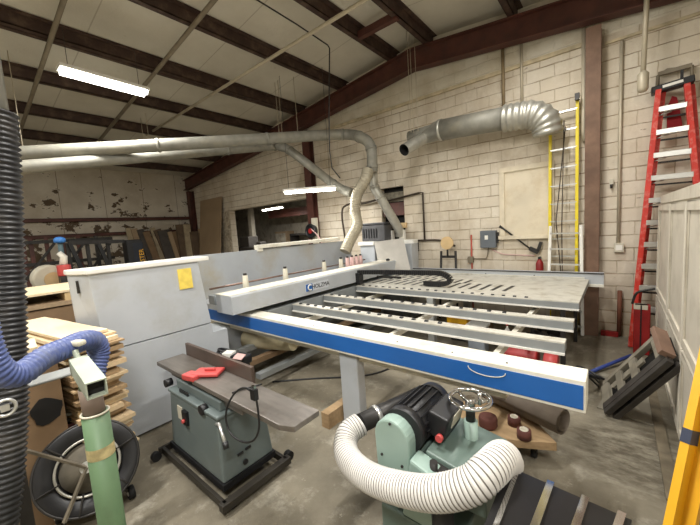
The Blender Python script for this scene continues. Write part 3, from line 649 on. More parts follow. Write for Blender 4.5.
MB().box((-4.64, 5.95, 1.6), (-4.2, 6.5, 1.68)).box((-4.2, 6.3, 1.6), (-3.4, 6.5, 1.68)).build('housing_rim', M_white, rh, .005)
# black motor box on the far housing
o = thing('dust_filter_box', 'dark grey ribbed box standing on the far end of the saw, below the small window', 'box', (-4.2, 6.3, 1.68))
b0_, b1_ = at(367, 238, 'y', 6.3), at(389, 224, 'y', 6.3)
fb = MB().box((b0_.x, 6.1, 1.682), (b1_.x, 6.45, b1_.z)).build('body', mat('box_dark', (76, 76, 78), .5), o, .02)
MB().box((b0_.x-.02, 6.08, b1_.z), (b1_.x+.02, 6.47, b1_.z+.05)).build('lid', mat('box_dark2', (56, 56, 58), .5), o, .01)
for k in range(6): MB().box((b0_.x+.06+k*.07, 6.085, 1.76), (b0_.x+.08+k*.07, 6.1, b1_.z-.08)).build('rib', M_black, fb)
for px in (389, 400):
    c = at(px+2, 236, 'y', 6.4); tag(MB().box((c.x-.05, 6.36, 1.682), (c.x+.06, 6.46, 1.9)).build('white_canister', M_white), 'white canister behind the sloped lid, '+('left' if px < 395 else 'right')+' of the branch duct foot', 'canister')
# robot of tubing around hose foot
o = thing('hose_reel', 'dark round hose reel fixed on the post beside the wide opening', 'reel', at(310, 232, 'y', 6.3))
hc = at(311, 231, 'y', 6.3)
MB().cyl(hc, hc+V((0, .1, 0)), .16, n=28).ring(hc-V((0, .02, 0)), (0, 1, 0), .17, .03).build('drum', M_black, o)
MB().cyl(hc-V((0, .04, 0)), hc, .07).build('hub', M_redm, o)
MB().tube(cr([hc+V((.05, -.03, .05)), at(318, 236, 'y', 6.25), at(324, 248, 'y', 6.2), at(326, 256, 'y', 6.1)], 6), .015, 8).build('loose_hose', M_pink, o)
MB().tube([hc+V((-.12, .04, -.1)), hc+V((-.14, .05, -.6)), hc+V((-.1, .05, -1.2))], .03, 8).build('hanging_hose', M_brnb, o)
MB().box((hc.x-.06, 6.4, 0), (hc.x+.12, 6.47, hc.z+.35)).build('support_post', M_cloud, o)

# ---------------------------------------------------------------- jointer
J = thing('jointer', 'grey woodworking jointer with long steel bed on a black mobile base', 'jointer', (-2.7, 1.3, 0))
fb = MB()
for a, b in (((-3.3, 1.0), (-2.14, 1.06)), ((-2.14, 1.06), (-2.14, 1.66)), ((-3.3, 1.58), (-2.2, 1.66)), ((-3.3, 1.0), (-3.3, 1.6))):
    pass
fb.box((-3.28, 1.02, .04), (-2.16, 1.05, .1)).box((-3.28, 1.58, .04), (-2.16, 1.61, .1)).box((-3.28, 1.0, .04), (-3.25, 1.63, .1)).box((-2.2, 1.0, .04), (-2.14, 1.63, .1))
mbs = fb.build('mobile_base', mat('base_black', (48, 44, 38), .5, .2, .2), J, .005)
for x, y in ((-3.26, .97), (-2.2, 1.1), (-2.24, 1.68)):
    wh = MB().cyl((x-.025, y, .04), (x+.025, y, .04), .04).build('caster_wheel', M_rub, mbs); 
MB().box((-3.2, 1.08, .1), (-2.26, 1.56, .15)).build('plinth', M_black, J)
bd_ = MB()
lo = [(-3.17, 1.09, .15), (-2.27, 1.09, .15), (-2.27, 1.55, .15), (-3.17, 1.55, .15)]; hi = [(-3.14, 1.11, .64), (-2.31, 1.11, .64), (-2.31, 1.52, .64), (-3.14, 1.52, .64)]
bd_.add(lo+hi, [(3, 2, 1, 0), (4, 5, 6, 7)]+[(i, (i+1) % 4, (i+1) % 4+4, i+4) for i in range(4)])
body = bd_.build('cabinet_stand', M_jgrey, J, .015)
MB().box((-2.99, 1.1, .44), (-2.9, 1.115, .56)).build('label_plate', M_cloud, body); sw = MB().box((-2.86, 1.08, .44), (-2.78, 1.115, .56)).build('switch', M_black, body); MB().cyl((-2.82, 1.06, .48), (-2.82, 1.08, .48), .016).build('stop_button', M_redp, body)
for z, dx in ((.3, 0), (.31, .07)): MB().box((-2.27, 1.22+dx, z), (-2.262, 1.27+dx, z+.018)).build('vent_slot', M_black, body)
MB().cyl((-2.268, 1.28, .22), (-2.26, 1.28, .22), .022).build('cable_hole', M_black, body)
MB().box((-3.16, 1.1, .64), (-2.29, 1.53, .67)).box((-3.1, 1.16, .67), (-2.34, 1.48, .75)).build('casting', M_jgrey, J, .01)
MB().box((-2.98, 1.13, .665), (-2.82, 1.14, .70)).build('nameplate', M_black, J); text('model_text', 'DJ-20', .03, frame((-2.78, 1.138, .675), (1, 0, 0), (0, 0, 1)), M_black, J) if False else None
it = MB().box((-3.52, 1.16, .78), (-2.82, 1.42, .82)).box((-3.3, 1.2, .72), (-2.9, 1.4, .78)).build('infeed_table', M_jtop, J, .006)
ot = MB().add([(-2.78, 1.16, .78), (-1.62, 1.16, .78), (-1.52, 1.2, .78), (-1.52, 1.42, .78), (-2.78, 1.42, .78), (-2.78, 1.16, .82), (-1.62, 1.16, .82), (-1.52, 1.2, .82), (-1.52, 1.42, .82), (-2.78, 1.42, .82)],
     [(4, 3, 2, 1, 0), (5, 6, 7, 8, 9)]+[(i, (i+1) % 5, (i+1) % 5+5, i+5) for i in range(5)]).box((-2.7, 1.2, .7), (-2.1, 1.4, .78)).build('outfeed_table', M_jtop, J, .005)
MB().cyl((-2.8, 1.18, .79), (-2.8, 1.41, .79), .04).build('cutter_head', M_dark, J)
MB().box((-3.45, 1.42, .8), (-2.28, 1.45, .94)).build('fence', mat('fence_brown', (96, 82, 74), .45, .4, .15, 5), J, .003)
MB().obox((-2.74, 1.29, .845), (.24, .15, .03), rz=.6).obox((-2.82, 1.19, .83), (.16, .1, .05), rz=.2).obox((-2.72, 1.3, .872), (.1, .02, .03), rz=.6).build('blade_guard', M_redp, J, .01)
MB().tube([(-2.3, 1.1, .62), (-2.22, 1.08, .66), (-2.12, 1.06, .56)], .012, 8).build('lever', M_alum, J); MB().cyl((-2.12, 1.06, .57), (-2.1, 1.055, .53), .02).build('lever_grip', M_black, J)
MB().cyl((-3.2, 1.1, .7), (-3.2, 1.16, .7), .035).build('lock_knob', M_black, J); MB().cyl((-2.52, 1.09, .66), (-2.52, 1.14, .66), .04).build('adjust_knob', M_black, J)
MB().cyl((-3.55, 1.25, .74), (-3.4, 1.25, .74), .014).build('lock_pin', M_alum, J)
cpts = [at(x, y, 'y', 1.1) for x, y in ((255, 399), (246, 388), (236, 392), (228, 405), (226, 420), (231, 434), (243, 442), (254, 440), (259, 428), (258, 410), (256, 398))]
cpts[0] += V((0, .02, .0))
o = MB().tube(cr(cpts, 6), .007, 8).build('power_cord', M_black, J)
MB().obox(cpts[-1]+V((0, -.01, .03)), (.045, .03, .07)).build('plug', M_black, o); MB().obox(cpts[-1]+V((0, -.01, .075)), (.03, .015, .02)).build('prongs', M_chrome, o)
rod('black_lead', [at(232, 393, 'z', .83), at(240, 390, 'z', .83), at(262, 384, 'z', .83)], .006, 'thin black lead lying across the jointer bed', 'cord', M_black, sm=5)
# clutter behind the jointer fence
o = thing('power_feeder', 'small black and white power tool with cords resting behind the jointer fence', 'tool', (-2.6, 1.62, .8))
c = at(236, 357, 'y', 1.85)
MB().obox(c+V((.1, 0, 0)), (.2, .14, .1), rz=.2).build('motor_body', M_black, o, .02); MB().obox(c+V((-.1, -.02, .02)), (.12, .1, .06), rz=.5).build('grip', M_white, o, .01)
MB().ring(c+V((-.2, 0, .0)), (.2, .3, 1), .09, .018).ring(c+V((-.22, 0, .03)), (.1, .4, 1), .07, .016).build('coiled_cord', M_black, o)
MB().obox(c+V((.17, -.06, .06)), (.12, .08, .01), rz=.2, rx=.4).build('sticker', M_pink, o)
MB().box((c.x-.2, 1.8, .0), (c.x+.1, 1.95, c.z-.05)).build('stand', M_dark, o)

# cream roll & rails under the saw
tag(MB().tube([(-4.15, 2.25, .72), (-3.15, 3.0, .72)], .13, 20).build('canvas_roll', mat('cream_roll', (186, 176, 146), .7)), 'cream cylinder roll lying under the blue front rail', 'roll') if False else None
cr0, cr1 = at(240, 345, 'y', 2.75), at(300, 336, 'y', 3.2)
S2 = MB().cyl((-4.2, 2.6, .5), (-3.45, 2.85, .52), .14, n=24).build('cream_drum', mat('cream_roll', (186, 176, 146), .6), S)
for i, (y, z) in enumerate(((2.85, .35), (3.05, .32), (3.3, .3))):
    MB().beam((-3.55-.22*i, 2.3, .2+.12*i), (-3.55-.22*i, 5.4, .2+.12*i), .1, .07).build('lower_channel', M_alu if i != 1 else M_card, S)
rod('floor_cable', [(-3.6, 2.55, .01), (-3.2, 2.9, .01), (-2.6, 3.4, .01), (-2.4, 4.0, .01)], .012, 'dark cable lying on the floor under the saw table', 'cable', M_black, sm=6)

# ---------------------------------------------------------------- clutter under the table
def gbox(name, a, b, m, label, cat, bev=.01): return tag(MB().box(a, b).build(name, m, None, bev), label, cat)
o = thing('air_compressor', 'red air compressor tank standing behind the slats near the table end', 'compressor', (-.85, 4.3, 0))
MB().cyl((-1.15, 4.3, .3), (-.72, 4.3, .3), .13, n=24).build('tank', M_redm, o, .02); MB().cyl((-.66, 4.3, .28), (-.52, 4.3, .28), .11, n=20).build('fan_cover', M_redp, o)
for x in (-1.1, -.75): MB().box((x-.02, 4.2, 0), (x+.02, 4.4, .2)).build('foot', M_dark, o)
gbox('wooden_plank', (-1.9, 6.0, .25), (-.9, 6.14, .33), M_wood, 'brown plank lying low under the air table', 'plank')
for x in (-1.8, -1.0): tag(MB().box((x-.05, 5.99, 0), (x+.05, 6.12, .25)).build('wooden_block', M_wood), ('left' if x < -1.5 else 'right')+' wooden block supporting the low plank', 'block')
o = thing('floor_lamp_box', 'yellow work light case seen through the table slats', 'lamp', (-2.0, 5.3, 0))
MB().box((-2.25, 5.2, .3), (-1.9, 5.4, .5)).build('case', M_yelo, o, .02); MB().box((-2.2, 5.25, 0), (-1.95, 5.35, .3)).build('stand', M_dark, o)
o = thing('storage_bin', 'pale blue grey bin under the slats left of the red compressor', 'bin', (-1.6, 4.9, 0))
MB().box((-1.75, 4.8, .02), (-1.5, 5.0, .42)).build('body', mat('bin_grey', (150, 158, 168), .5), o, .02); MB().box((-1.77, 4.78, .42), (-1.48, 5.02, .45)).build('rim', M_white, o)
o = thing('scrap_pile', 'dark tangle of cords and tools on the floor behind the slats', 'scrap', (-1.1, 5.3, 0)); o['kind'] = 'stuff'
mb = MB()
for i in range(14): mb.obox((-1.4+random.random()*.8, 5.1+random.random()*.6, .08+random.random()*.2), (.25*random.random()+.05, .12, .1), rz=random.random()*3, rx=random.random())
bpy.data.objects.remove(o); tag(mb.build('scrap_pile', M_dark), 'dark heap of small tools on the floor behind the slats', 'scrap', kind='stuff')
o = thing('white_bottle', 'small white bottle standing on the dark heap under the table', 'bottle', (-1.25, 5.4, .3))
MB().lathe([(0, 0), (.035, 0), (.035, .12), (.015, .15), (.015, .18), (0, .18)], (-1.25, 5.05, .25)).build('body', M_white, o); MB().cyl((-1.25, 5.05, .43), (-1.25, 5.05, .46), .018).build('cap', M_redp, o)
o = thing('hand_truck', 'dark crumpled bracket and cords on the floor beyond the blue rail end', 'scrap', (-.35, 4.4, 0)); bpy.data.objects.remove(o)
mb = MB()
for i in range(4): mb.tube(cr([(-.5+.05*i, 3.9+.1*i, .02), (-.35, 4.1+.1*i, .25), (-.25+.05*i, 4.3, .2), (-.15, 4.5+.1*i, .02)], 6), .012, 6)
tag(mb.build('cord_bundle', M_black), 'bundle of black cords looping on the floor beyond the blue rail end', 'cord')

# ---------------------------------------------------------------- wooden dolly with rolls
DZ = .24
o = thing('wooden_dolly', 'long low wooden dolly under the front of the saw carrying belts', 'dolly', (-1.2, 2.9, 0))
def dl(x, y): return V((x, y, 0))
MB().prism([p-V((0, 0, .07)) for p in (at(557, 443, 'z', DZ), at(480, 437, 'z', DZ), at(378, 432, 'z', DZ), at(384, 401, 'z', DZ), at(400, 398, 'z', DZ), at(520, 404, 'z', DZ))], (0, 0, .07)).build('deck', M_wood, o, .005)
for x, y in ((-.52, 2.88), (-.85, 3.2), (-1.55, 2.35), (-1.7, 2.65)):
    cw = MB().cyl((x-.02, y, .045), (x+.02, y, .045), .045).build('caster_wheel', M_rub, o)
    MB().box((x-.03, y-.03, .08), (x+.03, y+.03, DZ-.07)).build('caster_fork', M_dark, cw)
tag(MB().prism([(-2.33, 2.2, 0), (-2.23, 2.2, 0), (-2.23, 2.55, 0), (-2.33, 2.55, 0)], (0, 0, .16)).build('wood_block', M_wood), 'short wooden block on the floor beside the grey saw post', 'block')
a, b = at(492, 398, 'z', DZ+.11), at(560, 432, 'z', DZ+.1)
t = thing('rolled_belt', 'rolled grey sanding belt lying on the wooden dolly', 'roll', (-.6, 3.05, DZ)); 
ra, rb = V((-1.1, 3.22, DZ+.115)), V((-.32, 2.92, DZ+.115)); dd = (rb-ra).normalized()
sd = dd.cross(V((0, 0, 1))).normalized(); upv = V((0, 0, 1))
mb = MB(); P = []; n = 60
for i in range(n):
    a_ = i/n*2*PI*2.2; r = .11-.03*i/n
    if i > 45: r -= .02*math.sin((i-45)/15*PI)
    P.append((sd*math.cos(a_)+upv*math.sin(a_))*r)
vs = [ra+p for p in P]+[rb+p*(1) for p in P]; vs2 = [ra+p*.95 for p in P]+[rb+p*.95 for p in P]
mb.add(vs, [(i, i+1, i+1+n, i+n) for i in range(n-1)], True)
ob = mb.build('belt', M_belt, t); sm = ob.modifiers.new('solid', 'SOLIDIFY'); sm.thickness = .005
for i, (px, py, r, lab_) in enumerate(((488, 421, .075, 'dark brown sanding roll on the dolly closest to the handwheel'), (514, 419, .05, 'brown abrasive roll with pale core, further back on the dolly'), (524, 432, .052, 'brown abrasive roll with pale core at the dolly edge'))):
    c = at(px, py, 'z', DZ+.05); c = V((c.x, c.y, DZ))
    t = thing('abrasive_roll', lab_, 'roll', c)
    if i == 0: MB().cyl(c+V((0, 0, 0)), c+V((0, 0, .1)), r, n=24).build('roll', M_brnb, t, .02)
    else:
        MB().lathe([(r, 0), (r, .07), (r*.62, .072), (r*.62, .02), (r*.3, .02)], c).lathe([(r, .0), (0.001, 0)], c).build('roll', M_brnb, t)
        MB().lathe([(r*.62, 0.01), (r*.62, .078), (r*.42, .078), (r*.42, .01)], c).build('core', M_cloud, t)

# ---------------------------------------------------------------- sander / blower machine with white hose
Q = thing('drum_machine', 'mint green floor machine with black finned motor and chrome handwheel', 'machine', (-.9, 1.8, 0))
mx, mz = -1.0, .76      # motor axis x, z
def cap_prof(cx, cz_, r, zb, n=14): return [(cx+r*math.cos(a), cz_+r*math.sin(a)) for a in [PI*i/n for i in range(n+1)]] + [(cx-r*.9, zb), (cx+r*.9, zb)]
pts = cap_prof(-1.03, .74, .12, .42)
cv = MB().prism([(x, 1.52, z) for x, z in pts], (0, .1, 0)).build('belt_cover', M_mint, Q, .012)
for x, z in ((-1.1, .62), (-.96, .6), (-1.03, .84)): MB().cyl((x, 1.512, z), (x, 1.522, z), .008, n=8).build('cover_screw', M_dark, cv)
mo = MB().cyl((mx, 1.62, mz), (mx, 2.0, mz), .115, n=28).build('motor_body', M_black, Q)
fn = MB()
for i in range(18):
    a = 2*PI*i/18; d_ = V((math.cos(a), 0, math.sin(a))); c = V((mx, 1.82, mz))+d_*.12; fn.obox(c, (.03, .3, .008), ry=-a)
fn.build('cooling_fins', M_black, mo)
MB().lathe([(.0, .0), (.06, .0), (.115, .025), (.125, .09), (.125, .1)], (mx, 2.09, mz), (0, -1, 0)).build('fan_cowl', M_dark, mo)
MB().cyl((mx, 1.6, mz), (mx, 1.66, mz), .135, n=28).build('front_flange', M_black, mo)
jb = MB().obox((mx+.17, 1.84, mz+.03), (.13, .26, .15), ry=.25).build('junction_box', M_black, Q, .012)
MB().cyl((mx+.2, 1.70, mz-.02), (mx+.2, 1.675, mz-.02), .022).build('stop_button', M_redp, jb); MB().obox((mx+.242, 1.86, mz+.04), (.004, .14, .09), ry=.25).build('rating_plate', M_cloud, jb)
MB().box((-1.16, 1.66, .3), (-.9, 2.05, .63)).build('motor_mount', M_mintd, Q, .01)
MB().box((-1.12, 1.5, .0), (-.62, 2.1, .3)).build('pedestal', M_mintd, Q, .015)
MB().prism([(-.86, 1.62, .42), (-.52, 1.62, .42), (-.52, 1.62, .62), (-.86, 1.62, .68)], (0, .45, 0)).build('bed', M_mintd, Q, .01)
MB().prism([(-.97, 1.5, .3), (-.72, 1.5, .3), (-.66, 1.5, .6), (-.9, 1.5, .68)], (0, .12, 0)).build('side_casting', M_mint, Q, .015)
MB().prism([(-.84, 1.55, .62), (-.55, 1.55, .56), (-.55, 1.55, .59), (-.84, 1.55, .65)], (0, .55, 0)).build('slide_plate', M_dark, Q, .003)
MB().cyl((-.78, 1.56, .5), (-.78, 1.56, .68), .022).build('hex_column', M_dark, Q)
hx, hy, hz_ = -.70, 1.93, .9
MB().cyl((hx, hy, .45), (hx, hy, .76), .042, n=20).build('wheel_column', M_mint, Q)
MB().cyl((hx, hy, .76), (hx, hy, .9), .028, n=16).build('wheel_shaft', M_dark, Q)
hw = MB().ring((hx, hy, hz_), (0, 0, 1), .12, .013).build('handwheel', M_chrome, Q)
sp = MB()
for k in range(3):
    a = k*2*PI/3+.5; sp.tube([(hx, hy, hz_-.02), (hx+.06*math.cos(a), hy+.06*math.sin(a), hz_-.02), (hx+.12*math.cos(a), hy+.12*math.sin(a), hz_)], .012, 8)
sp.cyl((hx, hy, hz_-.035), (hx, hy, hz_+.01), .03).build('spokes', M_chrome, hw)
MB().cyl((hx+.07, hy-.03, hz_), (hx+.07, hy-.03, hz_+.08), .011).build('crank_grip', M_chrome, hw)
MB().cyl((-.75, 1.45, .52), (-.66, 1.5, .52), .12, n=28).build('side_wheel', M_black, Q)
# black duct piece behind the hose
hs0 = at(361, 423, 'y', 1.72); hs1 = at(420, 395, 'y', 2.25)
MB().tube([hs0, hs1], .066, 16).build('dust_port', M_dark, Q); MB().cyl(hs0+(hs1-hs0).normalized()*.12, hs0+(hs1-hs0).normalized()*.15, .076).build('hose_clamp', M_alum, Q)
h = [at(360, 424, 'y', 1.70), at(348, 434, 'y', 1.6), at(346, 452, 'y', 1.5), at(359, 470, 'y', 1.42), at(385, 484, 'y', 1.36), at(430, 493, 'y', 1.34), at(468, 486, 'y', 1.38), at(488, 471, 'y', 1.46), at(502, 458, 'y', 1.6), at(507, 462, 'y', 1.75)]
HP = resample(cr(h, 24), .0048); nv = len(HP)
mb = MB(); rs = [.078 + .004*(0, 1, 1, 0)[i % 4] for i in range(nv)]; mb.tube(HP, .08, 24, True, rs)
for i, f_ in enumerate(mb.f[:(nv-1)*24]):
    if (i//24) % 4 == 3: mb.mi[i] = 1
o = tag(mb.build('white_dust_hose', [M_whose, M_whosed]), 'white ribbed dust hose curving in front of the mint green machine', 'hose')

# black table with chrome bars at the bottom
o = thing('roller_table', 'black flat conveyor with four chrome bars in the bottom foreground', 'conveyor', (-.3, 1.5, 0))
pa, pb_, pc, pd = at(508, 466, 'z', .72), at(632, 520, 'z', .62), at(600, 620, 'z', .72), at(470, 560, 'z', .82)
bedv = [pa, pb_, pc, pd]
MB().add(bedv+[p-V((0, 0, .07)) for p in bedv], [(0, 1, 2, 3), (7, 6, 5, 4), (0, 4, 5, 1), (1, 5, 6, 2), (2, 6, 7, 3), (3, 7, 4, 0)]).build('black_bed', mat('black_vinyl', (20, 20, 22), .35, 0, .2, 6), o)
for k, tt in enumerate((.1, .38, .66, .93)):
    a_ = pa.lerp(pb_, tt)+V((0, 0, .012)); b_ = pd.lerp(pc, tt)+V((0, 0, .012)); MB().beam(a_, b_, .03 if k else .02, .016).build('chrome_bar', M_chrome, o)
for p in bedv: 
    q = p.lerp((pa+pb_+pc+pd)/4, .12); MB().box((q.x-.03, q.y-.03, 0), (q.x+.03, q.y+.03, q.z-.06)).build('leg', M_dark, o)
c = at(634, 522, 'z', .6)
t_ = tag(MB().cyl(c+V((-.0, 0, -.3)), c+V((0, .0, -.0)), .03).build('wooden_dowel', M_tan), 'tan round dowel end at the corner of the black conveyor', 'dowel') if False else None

# ---------------------------------------------------------------- right side: cabinets
cy_ = [6.02, 4.76, 3.72, 2.68, 1.64, .6]
cl_lab = ['farthest greige storage cabinet, beside the red stepladder', 'second greige storage cabinet from the red stepladder', 'third greige storage cabinet, above the yellow beam', 'fourth greige storage cabinet from the red stepladder', 'nearest greige storage cabinet at the right edge']
for i in range(5):
    y1_, y0_ = cy_[i]-.004, cy_[i+1]+.004; X = .45
    o = thing('storage_cabinet', cl_lab[i], 'cabinet', (X+.3, (y0_+y1_)/2, 0))
    MB().box((X, y0_, .0), (X+.6, y1_, 2.16)).build('body', M_cab, o, .004)
    MB().box((X-.022, y0_, 2.06), (X, y1_, 2.16)).build('top_rail', M_cab, o, .003)
    for z0_, z1_, nm in ((.1, .83, 'lower_door'), (.875, 2.04, 'upper_door')):
        d_ = MB().box((X-.022, y0_+.005, z0_), (X-.001, y1_-.005, z1_)).build(nm, M_cab, o, .003)
        fr_ = MB(); w_ = .07; xa, xb = X-.04, X-.0221
        fr_.box((xa, y0_+.005, z0_), (xb, y0_+.005+w_, z1_)).box((xa, y1_-.005-w_, z0_), (xb, y1_-.005, z1_)).box((xa, y0_+.005+w_, z0_), (xb, y1_-.005-w_, z0_+w_)).box((xa, y0_+.005+w_, z1_-w_), (xb, y1_-.005-w_, z1_))
        fr_.build('door_frame', M_cab, d_, .004)
        MB().box((xa-.002, y1_-.022, z0_), (xb+.01, y1_-.006, z1_)).build('lit_edge_strip', M_cabl, d_, .003)  # light along the door edge, put in as a paler strip
# floor board along the cabinets and plywood mat
tag(MB().prism([(.27, 5.6, .001), (.34, 5.6, .001), (.36, 2.9, .001), (.28, 2.9, .001)], (0, 0, .02)).build('floor_batten', mat('dirty_batten', (112, 102, 84), .85, 0, .35, 8)), 'dirty long batten on the floor along the cabinet fronts', 'board')
tag(MB().prism([at(597, 408, 'z', .001), at(655, 427, 'z', .001), at(650, 380, 'z', .001), at(622, 368, 'z', .001)], (0, 0, .012)).build('floor_sheet', mat('sheet_grey', (140, 134, 120), .75, 0, .12, 3)), 'thin greyish plywood sheet on the floor under the leaning frame', 'sheet')
# leaning grey frame
o = thing('steel_stand', 'dirty grey steel stand with dark openings, tipped over and leaning against the cabinets', 'stand', at(615, 415, 'z', .02))
M_fr = mat('frame_grey', (132, 126, 112), .7, .1, .2, 7, dirt=(84, 76, 64), dirt_amt=.6, dscale=5); M_frd = mat('frame_dark', (66, 62, 58), .6, .2, .25, 7)
A = at(603, 409, 'z', .06); B = at(667, 355, 'x', .33); dA = (B-A).normalized(); L_ = (B-A).length
w1 = at(602, 382, 'z', .2)-A; w1 -= dA*w1.dot(dA); W1 = w1.length; w1.normalize()      # across the pierced face
nrm = w1.cross(dA).normalized()
if nrm.x > 0: nrm = -nrm
def bar(t0, t1, s0_, s1_, th, off=0):        # slab on the pierced face: t along, s across (fractions)
    a = A+dA*L_*t0+w1*W1*s0_+nrm*off; e1_ = dA*L_*(t1-t0); e2_ = w1*W1*(s1_-s0_)
    return MB().prism([a, a+e1_, a+e1_+e2_, a+e2_], -nrm*th)
bar(0, 1, 0, .2, .09).build('side_rail', M_frd, o, .004); bar(.04, 1, .86, 1, .05).build('side_rail', M_fr, o, .004)
for t0, t1 in ((.0, .12), (.27, .36), (.5, .6), (.86, 1)): bar(t0, t1, .2, .86, .03, -.002).build('cross_plate', M_fr, o, .003)
bar(.2, .7, .45, .62, .02, -.006).build('middle_web', M_fr, o)
bar(.02, .98, .02, .98, .01, -.1).build('opening_shade', M_hole, o)  # dark sheet painted in for the shade behind the openings
sd3 = -nrm
for k, (m_, w_) in enumerate(((M_frd, .05), (M_frd, .05))):
    a = A+sd3*(.03+.075*k)-w1*.02; MB().beam(a, a+dA*L_*.98, .05, .06, w1).build('side_channel', m_, o, .004)
MB().beam(B+w1*.0-sd3*.0, B+w1*W1, .05, .11, nrm).build('wooden_end', mat('rust_wood', (124, 98, 82), .8, 0, .2, 6), o, .004)
# blue pole
rod('blue_pole', [at(588, 373, 'z', .03), at(631, 355.5, 'z', .08)], .022, 'dark blue pole lying on the floor behind the leaning frame', 'pole', M_bluep)
# yellow beam bottom right
o = thing('yellow_ladder_rail', 'bright yellow rail with dark stripe leaning at the lower right corner', 'rail', (.35, 2.2, 0))
ya, yb = at(674, 560, 'x', .2), at(718, 345, 'x', .35)
yd = (yb-ya).normalized()
MB().beam(ya, yb, .028, .09, (1, -.6, 0)).build('rail_web', M_yelo, o)
ysd = yd.cross(V((1, -.6, 0))).normalized(); yn = ysd.cross(yd)
MB().beam(ya+ysd*.0+V((-.03, -.03, 0)), yb+V((-.03, -.03, 0)), .075, .03, (1, -.6, 0)).build('rail_flange', M_yelo, o)
ms = at(697, 432, 'x', .3)
kk = (ms-ya).dot(yd); pc_ = ya+yd*kk+V((-.03, -.03, 0)); MB().beam(pc_-yd*.03, pc_+yd*.03, .079, .034, (1, -.6, 0)).build('dark_stripe', mat('navy_stripe', (44, 52, 74), .5), o)

# ---------------------------------------------------------------- ladders
def rung_ladder(o, pl0, pl1, pr0, pr1, n, mr, mk, t0=.03, t1=.97, rw=.045, rd=.05, flat=.045, nm='rung'):
    MB().beam(pl0, pl1, rw, rd, (0, 1, 0)).build('side_rail', mr, o, .004); MB().beam(pr0, pr1, rw, rd, (0, 1, 0)).build('side_rail', mr, o, .004)
    for i in range(n):
        t_ = t0+(t1-t0)*i/(n-1); MB().beam(V(pl0).lerp(V(pl1), t_), V(pr0).lerp(V(pr1), t_), .05, .022, (0, 0, 1)).build(nm, mk, o)
o = thing('extension_ladder', 'yellow fibreglass extension ladder leaning on the block wall left of the worn column', 'ladder', (-.7, 6.2, 0))
tl, tr = at(550.5, 108, 'y', 6.55), at(577.5, 101, 'y', 6.55)
bl, br = V((tl.x-.02, 6.5, .02)), V((tr.x+.0, 6.5, .02))
rung_ladder(o, bl, tl, br, tr, 13, M_yel, M_alum, .03, .97)
MB().box((tr.x-.03, 6.46, tr.z), (tr.x+.03, 6.53, tr.z+.1)).build('rail_cap', M_dark, o)
MB().tube([V((-.7, 6.33, .2)), V((-.72, 6.38, 1.8)), V((-.7, 6.47, 3.5))], .008, 6).build('rope', M_bp, o)
MB().tube([V((-.66, 6.33, .2)), V((-.8, 6.38, 1.9)), V((-.68, 6.47, 3.4))], .008, 6).build('rope', M_bp, o)
wl, wr = at(550.5, 226, 'y', 6.36), at(581, 225, 'y', 6.36)
o2 = thing('base_ladder', 'white aluminium ladder section in front of the yellow extension ladder', 'ladder', (-.68, 6.4, 0))
o2p = o2
rung_ladder(o2, (wl.x-.05, 6.36, .02), wl, (wr.x+.03, 6.36, .02), wr, 7, M_white, M_alum, .08, .93)
# red stepladder
o = thing('red_stepladder', 'tall folded red fibreglass stepladder with silver steps leaning on the block wall', 'ladder', (.4, 6.1, 0))
a0, a1 = at(630.5, 348, 'y', 6.15), at(658.5, 90, 'y', 6.42); b1 = at(687, 84, 'y', 6.42); b0 = V((.98, 6.15, .0)); a0.z = 0.0
for p, q in ((a0, a1), (b0, b1)): MB().beam(p+V((0, 0, .01)), q, .07, .062, (1, 0, 0)).build('front_rail', M_red, o, .005)
for p, q in ((a0, a1), (b0, b1)): MB().beam(p+V((.03, .12, .01)), q+V((.05, .1, 0)), .05, .07, (1, 0, 0)).build('rear_rail', M_red, o, .005)
for i in range(11):
    t_ = .075+.085*i
    if t_ > .97: break
    MB().beam(a0.lerp(a1, t_)+V((.02, 0, 0)), b0.lerp(b1, t_)-V((.02, 0, 0)), .085, .07, (0, 0, 1)).build('step', M_alum, o, .004)
    MB().beam(a0.lerp(a1, t_-.025)+V((.05, .12, 0)), b0.lerp(b1, t_-.025)+V((-.02, .12, 0)), .03, .022, (0, 0, 1)).build('rear_brace', M_dark, o)
    MB().tube([a0.lerp(a1, t_-.02)+V((.03, .03, 0)), a0.lerp(a1, t_-.005)+V((.16, .05, -.02))], .01, 6).build('step_strut', M_alum, o)
MB().obox((a1+b1)/2+V((0, .05, .03)), (.42, .16, .09), ry=-.09).build('top_cap', M_black, o, .01)
cc = (a1+b1)/2; MB().obox(cc+V((0, -.033, .035)), (.2, .006, .035), ry=-.09).build('cap_label', M_white, o)
MB().obox(cc+V((.09, .03, .13)), (.03, .03, .14), ry=.0).build('cap_hook', M_black, o)
# wall basket behind the ladder top
o = thing('wall_bracket', 'grey metal bracket frame on the wall behind the red ladder top', 'bracket', at(668, 80, 'y', 6.62))
p = [at(x, y, 'y', 6.6) for x, y in ((657, 95), (658, 76), (667, 70), (692, 66), (692, 92))]
MB().tube(p, .022, 8).build('frame', M_cond, o); MB().beam(p[1]+V((0, 0, .02)), p[3]+V((0, 0, .01)), .06, .05).build('top_bar', M_cond, o)
tag(MB().prism([at(x, y, 'y', 6.58) for x, y in ((667, 108), (672, 96), (677, 97), (680, 110), (683, 128), (667, 128))], (0, .03, 0)).build('red_cloth', mat('cloth_red', (150, 26, 34), .8)), 'dark red cloth hanging behind the upper ladder steps', 'cloth')
